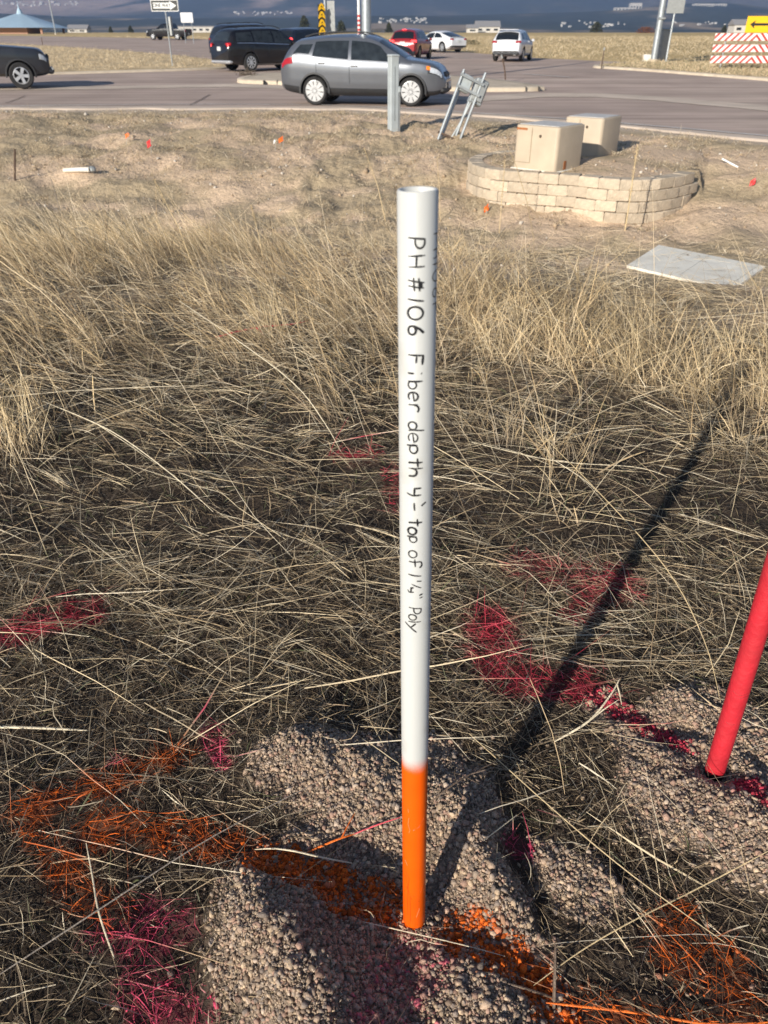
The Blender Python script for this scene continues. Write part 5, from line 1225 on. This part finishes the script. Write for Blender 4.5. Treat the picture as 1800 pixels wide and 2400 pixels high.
# crumbs of dark litter, short old leaves, then paler straws on top
near_parts.append(lay(46000, .25, 5.0, .030, .0022, OLD, semi, az_rand, .012, k=2, gscale=.03, wig=.3))
near_parts.append(lay(24000, .25, 5.0, .055, .0020, np.vstack([OLD, GREEN, STRAW[3:]]), up, az_rand, .01, k=3, gscale=.0, wig=.25, droop=.5, patch=lambda x, y: fbm(x * 3, y * 3, 103, 3) * 1.3 - .1))
near_parts.append(bundles(3000, 6, .25, 6.5, .10, .0019, np.vstack([OLD, STRAW[3:6]]), flat, .03, .022, patch=gap))
near_parts.append(bundles(1300, 6, .3, 6.8, .19, .0020, STRAW, flat, .04, .022, shade=(.4, 1.2), patch=lambda x, y: sstep(.45, .64, fbm(x * 1.8, y * 1.8, 151, 3))))
near_parts.append(bundles(520, 9, .5, 6.5, .14, .0021, STRAW[[0, 1, 2, 4]], lambda n: rng.normal(1.1, .25, n), .02, .02, patch=lambda x, y: sstep(.42, .60, fbm(x * 2.4, y * 2.4, 153, 3)), az=az_rand, shade=(.8, 1.15)))
near_parts.append(lay(1900, .3, 6.0, .26, .0020, STRAW, flat, az_lay, .045, gscale=.05, patch=gap, k=4, wig=.05))
near_parts.append(lay(480, .3, 6.0, .44, .0026, STRAW[[0, 2, 1]], lambda n: rng.normal(1.42, .10, n), az_lay, .06, gscale=.0, k=5, wig=.05))
near_parts.append(lay(1800, .4, 5.2, .26, .0016, STRAW, lambda n: rng.normal(.9, .35, n), az_rand, .02, gscale=.05, k=5, wig=.12, droop=.6))
near_parts.append(lay(9000, .3, 5.0, .05, .0018, STRAW * .8, flat, az_rand, .02, k=2, gscale=.06, wig=.15, patch=gap))
near_parts.append(lay(5000, .3, 2.4, .06, .0013, np.vstack([OLD, STRAW[3:]]), semi, az_rand, .05, gscale=.10, k=4, wig=.5))
near_parts.append(lay(52000, .25, 2.3, .026, .0016, np.vstack([OLD, OLD, STRAW[3:]]), semi, az_rand, .018, k=2, gscale=.06, wig=.4))
near_parts.append(lay(9000, .25, 2.3, .09, .0015, np.vstack([OLD, STRAW[3:]]), flat, az_rand, .03, k=3, gscale=.05, wig=.25))
near_parts.append(lay(2600, .25, 2.3, .16, .0017, STRAW, lambda n: rng.normal(1.35, .2, n), az_rand, .04, k=4, gscale=.05, wig=.12))
V, F, Cc, U = join(near_parts)
Cc = painted(V[:, 0], V[:, 1], Cc, r=U)
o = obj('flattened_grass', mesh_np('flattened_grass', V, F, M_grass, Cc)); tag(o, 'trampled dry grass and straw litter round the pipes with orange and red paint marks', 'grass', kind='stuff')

# standing bunch grass, 3.2 to 11 m
def tall_density(x, y):
    lim = np.interp(x, [-6, -2, 0, 1.0, 2.0, 3.2, 5], [11.4, 10.6, 9.3, 8.3, 7.2, 6.4, 6.4])
    a = 3.9 - .6 * np.exp(-((x - 1.2) / .9) ** 2) - 0.9 * sstep(-1.6, -2.4, x) + .25 * np.sin(x * 2.1)
    d = sstep(a - .3, a + 1.0, y) * (1 - sstep(lim - 3.6, lim, y + 1.6 * (fbm(x * .9, y * .9, 161, 3) - .5))); cl = fbm(x * 1.3, y * 1.3, 111, 3); d = np.maximum(d * (.16 + .78 * sstep(.42, .58, cl)), .8 * sstep(.56, .62, cl) * sstep(2.5, 3.2, y + .35 * x) * (1 - sstep(lim - 1.6, lim, y))); return np.where(np.hypot((x - 3.0) / 1.2, y - 6.7) < 1.5, d * .13, d)
parts = []
n = 5600; x, y = pts_uniform(n, 2.3, 11.5, .9); kp = rng.random(n) < tall_density(x, y); cx, cy = x[kp], y[kp]
nb = 20; x = np.repeat(cx, nb) + rng.normal(0, .045, len(cx) * nb); y = np.repeat(cy, nb) + rng.normal(0, .045, len(cx) * nb); n = len(x)
hgt = np.repeat(rng.uniform(.45, 1.35, len(cx)) * (.75 + .5 * fbm(cx * .8, cy * .8, 131, 2)), nb); tone = np.repeat(rng.uniform(.38, 1.25, len(cx)), nb)[:, None] * np.where(np.repeat(rng.random(len(cx)) < .3, nb)[:, None], np.array([[.92, .95, 1.05]]), np.array([[1, 1, 1]])); side = np.repeat(rng.normal(0, 1, len(cx)), nb)
az = np.where(x < .3, rng.normal(2.75, .65, n), np.where(rng.random(n) < .55, rng.normal(2.4, .8, n), rng.normal(.5, .8, n))) + side * .25
ti = np.abs(rng.normal(np.where(x < 0, .60, .42), .25, n)); Ls = np.exp(rng.normal(np.log(.27), .40, n)) * hgt
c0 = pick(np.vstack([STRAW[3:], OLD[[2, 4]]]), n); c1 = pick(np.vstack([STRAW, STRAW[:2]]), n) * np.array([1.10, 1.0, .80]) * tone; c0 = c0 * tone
parts.append(blades(x, y, height(x, y, False) - .005, az, ti, Ls, .0030 * np.exp(rng.normal(0, .35, n)), np.abs(rng.normal(.45, .35, n)), c0, c1, 4, .10, zfun=False))
# bent, broken and fallen leaves between the clumps
n = 24000; x, y = pts_uniform(n, 3.0, 11.6, .9); kp = rng.random(n) < np.minimum(1, tall_density(x, y) * .9 + .42 * (1 - sstep(8.5, 11.5, y)) * sstep(.35, .6, fbm(x * 1.1, y * 1.1, 163, 3))); x, y = x[kp], y[kp]; n = len(x)
parts.append(blades(x, y, height(x, y, False) + rng.random(n) ** 2 * .08, az_lay(x, y, n), rng.normal(1.35, .2, n), np.exp(rng.normal(np.log(.20), .4, n)), .0034 * np.ones(n), rng.normal(.1, .2, n), pick(np.vstack([STRAW, OLD]), n), pick(STRAW, n), 3, .12, zfun=False))
# single dense golden clumps
ce = [on_ground(a, b)[:2] for a, b in ((20, 1075), (-50, 1040), (75, 1050), (1480, 900), (1600, 930), (1330, 860), (1720, 860), (1180, 850), (640, 800), (1790, 960))]
x = np.concatenate([np.full(70, c[0]) + rng.normal(0, .07, 70) for c in ce]); y = np.concatenate([np.full(70, c[1]) + rng.normal(0, .07, 70) for c in ce]); n = len(x)
parts.append(blades(x, y, height(x, y, False), np.where(x < 0, rng.normal(2.2, .7, n), rng.normal(1.6, 1.2, n)), np.abs(rng.normal(.32, .2, n)), np.exp(rng.normal(np.log(.32), .3, n)), .0030 * np.ones(n), np.abs(rng.normal(.5, .3, n)), pick(STRAW[[3, 1]], n), pick(STRAW[:3], n) * np.array([1.05, 1, .85]), 5, .08, zfun=False))
# long seed stalks
n = 3600; x, y = pts_uniform(n, 2.6, 11.0, .9); kp = rng.random(n) < tall_density(x, y) * 1.1; x, y = x[kp], y[kp]; n = len(x)
parts.append(blades(x, y, height(x, y, False), np.where(x < .5, rng.normal(2.8, .5, n), rng.normal(2.2, 1.1, n)), np.abs(rng.normal(np.where(x < 0, .75, .5), .25, n)), np.exp(rng.normal(np.log(.56), .30, n)), .0028 * np.ones(n), np.abs(rng.normal(.25, .2, n)), pick(STRAW[[1, 3]], n), pick(STRAW[[0, 2]], n), 6, .05, zfun=False))
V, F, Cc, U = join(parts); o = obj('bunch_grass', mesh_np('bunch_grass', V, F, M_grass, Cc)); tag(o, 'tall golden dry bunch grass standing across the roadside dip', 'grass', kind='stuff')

# short stubble on the sandy slope and verges beyond
parts = []
def tufts(cx, cy, nb, L, w, spread, lift=0.0, pal=STRAW):
    x = np.repeat(cx, nb) + rng.normal(0, spread, len(cx) * nb); y = np.repeat(cy, nb) + rng.normal(0, spread, len(cx) * nb); n = len(x)
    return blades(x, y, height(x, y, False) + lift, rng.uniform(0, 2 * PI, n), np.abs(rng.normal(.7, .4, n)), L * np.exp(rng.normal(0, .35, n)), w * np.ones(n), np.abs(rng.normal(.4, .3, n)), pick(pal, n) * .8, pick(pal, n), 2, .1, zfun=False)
n = 12000; x, y = pts_uniform(n, 6.5, 23, 1.2)
kp = (y < road_near(x) - .5) & (rng.random(n) < sstep(.40, .66, fbm(x * 1.1, y * 1.1, 121, 4)) * .9 + .04) & ~((poly_dist(x, y, WALL) < .3) ) & ~((np.hypot((x - c0[0] if False else x - 3.2) / 1.0, (y - 7.9)) < .9)); parts.append(tufts(x[kp], y[kp], 9, .075, .006, .05, pal=np.vstack([STRAW, OLD[[0, 2, 4]]])))
def in_island(P, n, inset=.3):
    x = rng.uniform(max(P[:, 0].min(), -45), min(P[:, 0].max(), 40), n); y = rng.uniform(P[:, 1].min(), P[:, 1].max(), n); k = in_poly(x, y, P) & (poly_dist(x, y, P, True) > inset); return x[k], y[k]
x, y = in_island(ISL2_P, 14000, .4); parts.append(tufts(x, y, 4, .16, .016, .16, .11, STRAW[[0, 1, 3, 4]]))
x, y = in_island(ISL3_P, 5000, .45); parts.append(tufts(x, y, 6, .14, .02, .12, .12, np.vstack([STRAW[[0, 1, 3]], GREEN[:1]])))
n = 11000; x = rng.uniform(-70, 60, n); y = rng.uniform(44, 150, n); k = (y > np.interp(x, RF[:, 0], RF[:, 1]) + 1.0) & (np.abs(x) < y * .5 + 4); parts.append(tufts(x[k], y[k], 5, .20, .03, .3, 0, STRAW[[0, 1, 3, 4]]))
x = np.array([px_x(p_, 36.5) for p_ in (570, 582, 590, 575)]); parts.append(tufts(x, np.full(4, 36.3), 30, .22, .02, .15, .15, OLD))
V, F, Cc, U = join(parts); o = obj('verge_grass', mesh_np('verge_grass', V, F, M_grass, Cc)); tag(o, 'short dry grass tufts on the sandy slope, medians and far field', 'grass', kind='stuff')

# pebbles and clods on the sandy slope
n = 5000; x, y = pts_uniform(n, 6.5, 22.5, 1); kp = (y < road_near(x) - .2) & (rng.random(n) < .15 + sstep(.45, .6, fbm(x * 1.3, y * 1.3, 41, 4))); x, y = x[kp], y[kp]; n = len(x)
r = np.clip(np.exp(rng.normal(np.log(.013), .45, n)), .006, .05); sh = ICO[None] * (1 + rng.normal(0, .15, (n, 12, 1))) * (r[:, None] * rng.uniform(.7, 1.2, (n, 3)))[:, None]
V = np.einsum('nij,nkj->nki', rand_rot(n), sh) + np.stack([x, y, height(x, y, False) + r * .3], 1)[:, None]
base = np.array([(0.40, 0.30, 0.2), (0.33, 0.25, 0.17), (0.5, 0.45, 0.38)])[rng.integers(0, 3, n)] * rng.uniform(.8, 1.15, (n, 1))
o = obj('pebbles', mesh_np('pebbles', V.reshape(-1, 3), (ICF[None] + np.arange(n)[:, None, None] * 12).reshape(-1, 3), M_stone, np.repeat(base, 12, 0))); tag(o, 'loose clods and pebbles on the bare sandy slope', 'pebbles', kind='stuff')

# ------------------------------------------------------------------ single straws, twigs and weeds that stand out
def smat(name, c): return pmat(name, c, 0.55, var=0.2, scale=40, bump=0.3, bscale=200)
M_s1 = smat('pale_straw', (0.70, 0.60, 0.42)); M_s2 = smat('grey_stem', (0.30, 0.25, 0.20)); M_s3 = smat('orange_painted_stem', (0.80, 0.17, 0.02)); M_s4 = smat('pink_painted_stem', (0.72, 0.10, 0.12)); M_s5 = smat('golden_straw', (0.62, 0.47, 0.26)); M_s6 = smat('brown_twig', (0.16, 0.11, 0.075))
def straw(px, r, mat, label, lifts=None, name='straw', extra=(), cat='straw'):
    n = len(px); lifts = lifts or [.008] * n
    P = [on_ground(a, b, l) for (a, b), l in zip(px, lifts)]; base_ = P[0]
    t = thing(name, label, cat, tuple(base_)); Q = [Vector(p - base_) for p in P]
    pts = []                                               # Catmull-Rom through the points
    for i in range(n - 1):
        p0, p1, p2, p3 = Q[max(i - 1, 0)], Q[i], Q[i + 1], Q[min(i + 2, n - 1)]
        for k in range(5):
            u = k / 5; pts.append(.5 * ((2 * p1) + (p2 - p0) * u + (2 * p0 - 5 * p1 + 4 * p2 - p3) * u * u + (3 * p1 - p0 - 3 * p2 + p3) * u ** 3))
    pts.append(Q[-1]); m = len(pts)
    rad = [r * (1 - .5 * abs(2 * i / (m - 1) - 1) ** 4) * (1 - .35 * i / (m - 1)) for i in range(m)]
    MB().tube(pts, rad, 6).build('stem', mat, t)
    for j, (k, dx, dy, dz) in enumerate(extra):
        p = pts[min(m - 1, int(k * (m - 1)))]; MB().tube([p, p + Vector((dx, dy, dz)) * .5 + Vector((0, 0, .004)), p + Vector((dx, dy, dz))], [r * .7, r * .5, r * .2], 5).build('side_shoot', mat, t)
straw([(825, 2023), (760, 2011), (690, 1995), (640, 1989), (597, 1991)], .0026, M_s1, 'pale curved straw lying on the orange streak left of the white pipe', [.012, .03, .04, .03, .012])
straw([(850, 2160), (980, 2190), (1090, 2216), (1183, 2241)], .0014, M_s1, 'thin pale straw lying across the gravel below the white pipe', [.012, .016, .016, .010])
straw([(268, 2246), (232, 2140), (216, 2050), (202, 1976)], .0023, M_s1, 'pale bent straw standing alone in the lower left corner', [.02, .06, .08, .09])
straw([(-20, 1704), (80, 1706), (205, 1712)], .0045, M_s1, 'thick pale reed lying flat at the left edge', [.02, .025, .02])
straw([(1300, 1738), (1380, 1690), (1430, 1630), (1452, 1592)], .0034, M_s1, 'pale folded reed between the white and the red pipe', [.03, .06, .09, .11], extra=((.35, .09, .05, .03), (.9, .005, -.05, -.03)))
straw([(-10, 2290), (250, 2120), (500, 1960), (770, 1820)], .0019, M_s2, 'long grey stem crossing diagonally from the lower left to the gravel', [.08, .10, .10, .06])
straw([(720, 1998), (790, 1968), (830, 1955)], .0030, M_s3, 'short orange painted twig on the gravel left of the white pipe', [.01, .02, .02], 'twig', ((.6, .03, .06, .01),), 'twig')
straw([(830, 1955), (880, 1935), (940, 1915)], .0022, M_s4, 'thin pinkish twig touching the white pipe from the left', [.015, .02, .02], 'twig', cat='twig')
straw([(1135, 1969), (1175, 1938), (1212, 1910)], .0018, M_s1, 'short pale straw right of the white pipe, near the pink tuft', [.02, .03, .03])
straw([(1298, 2380), (1300, 2300), (1302, 2212)], .0042, M_s6, 'stubby grey brown stem upright at the bottom edge', [.0, .05, .09], 'dead_stem', cat='stem')
straw([(1300, 2340), (1240, 2320), (1190, 2305)], .0035, M_s6, 'dark bent root beside the stubby stem at the bottom edge', [.0, .02, .01], 'root', cat='root')
straw([(1280, 2350), (1500, 2375), (1660, 2400), (1820, 2395)], .0028, M_s3, 'long orange painted straw along the bottom right edge', [.02, .03, .03, .03])
straw([(1010, 1880), (1060, 1840), (1130, 1800), (1180, 1780)], .0028, M_s6, 'dull forked twig on the shaded gravel right of the white pipe', [.01, .02, .03, .03], 'twig', ((.55, .10, .02, .01),), 'twig')
straw([(1800, 1995), (1640, 2080), (1480, 2160), (1360, 2230), (1250, 2310)], .0017, M_s5, 'long thin straw slanting down at the lower right', [.08, .09, .08, .06, .03])
straw([(1100, 1720), (1300, 1900), (1480, 2050), (1700, 2210)], .0018, M_s5, 'long thin straw slanting from beside the white pipe to the lower right corner', [.05, .08, .09, .07])
straw([(420, 705), (560, 800), (690, 900), (760, 990), (800, 1060)], .0030, M_s1, 'long pale straw arching over the grass at the upper left', [.30, .34, .30, .18, .03])
straw([(100, 940), (260, 1010), (400, 1110), (500, 1200)], .0030, M_s1, 'pale pair of straws slanting through the grass at the left', [.14, .16, .12, .02], extra=((.3, .35, -.30, -.05),))
straw([(1100, 1035), (1300, 1080), (1490, 1095), (1570, 1120)], .0022, M_s1, 'long pale straw lying right of the handwriting', [.04, .05, .05, .03])
straw([(1260, 1010), (1400, 1150), (1560, 1330), (1650, 1500), (1690, 1650)], .0020, M_s5, 'long golden stalk arching left of the red pipe', [.24, .26, .22, .12, .01])
straw([(505, 790), (600, 768), (680, 760), (722, 752)], .0065, M_s4, 'pink painted branch lying in the grass at the upper left', [.03, .05, .05, .05], 'branch', ((.35, .08, -.12, -.02), (.2, -.12, -.10, 0)), 'branch')
# tall dried weeds
def weed(px, py_base, py_top, label, head=.35, lean=0.0, r=.006, dist=None, mat=None):
    p = on_ground(px, py_base); top_ = at_y(px, py_top, p[1]); h = float(top_[2] - p[2]); t = thing('dried_weed', label, 'weed', tuple(p))
    MB().tube([(0, 0, -.03), (lean * .4, 0, h * .5), (lean, 0, h)], [r, r * .8, r * .4], 6).build('stem', mat or M_s5, t)
    b = MB()
    for i in range(90):
        u = rng.random(); z = h * (1 - head * u); a = rng.random() * 6.28; rr = r * (1.6 + 1.2 * u * rng.random()); s_ = r * rng.uniform(.5, 1.0)
        c = Vector((lean * z / h + rr * cos(a), rr * sin(a), z)); q = rand_rot(1)[0]; b.add([tuple(c + Vector(q @ (v * s_))) for v in ICO[[0, 5, 9, 3, 7, 10]]], [(0, 1, 2), (1, 3, 2), (0, 4, 1), (3, 4, 5), (2, 4, 5), (0, 2, 5)])
    b.build('seed_head', mat or M_s5, t)
weed(1465, 540, 338, 'tall dried weed spike in front of the block wall', .55, -.02, .010)
weed(1170, 545, 375, 'thin dried weed in front of the left end of the block wall', .5, .0, .006)
weed(1032, 520, 368, 'thin brown weed stalk left of the block wall', .3, -.08, .005)
weed(905, 520, 345, 'dry weed stalk just left of the white pipe top, tipped with seed', .3, -.30, .006)
weed(460, 640, 420, 'dry stalk rising from the grass at the upper left', .25, -.25, .005)
weed(160, 560, 415, 'brown branching weed at the left edge of the grass', .4, -.06, .006, mat=M_s2)
weed(620, 620, 480, 'upright golden stalk in the middle of the tall grass', .3, -.08, .005)
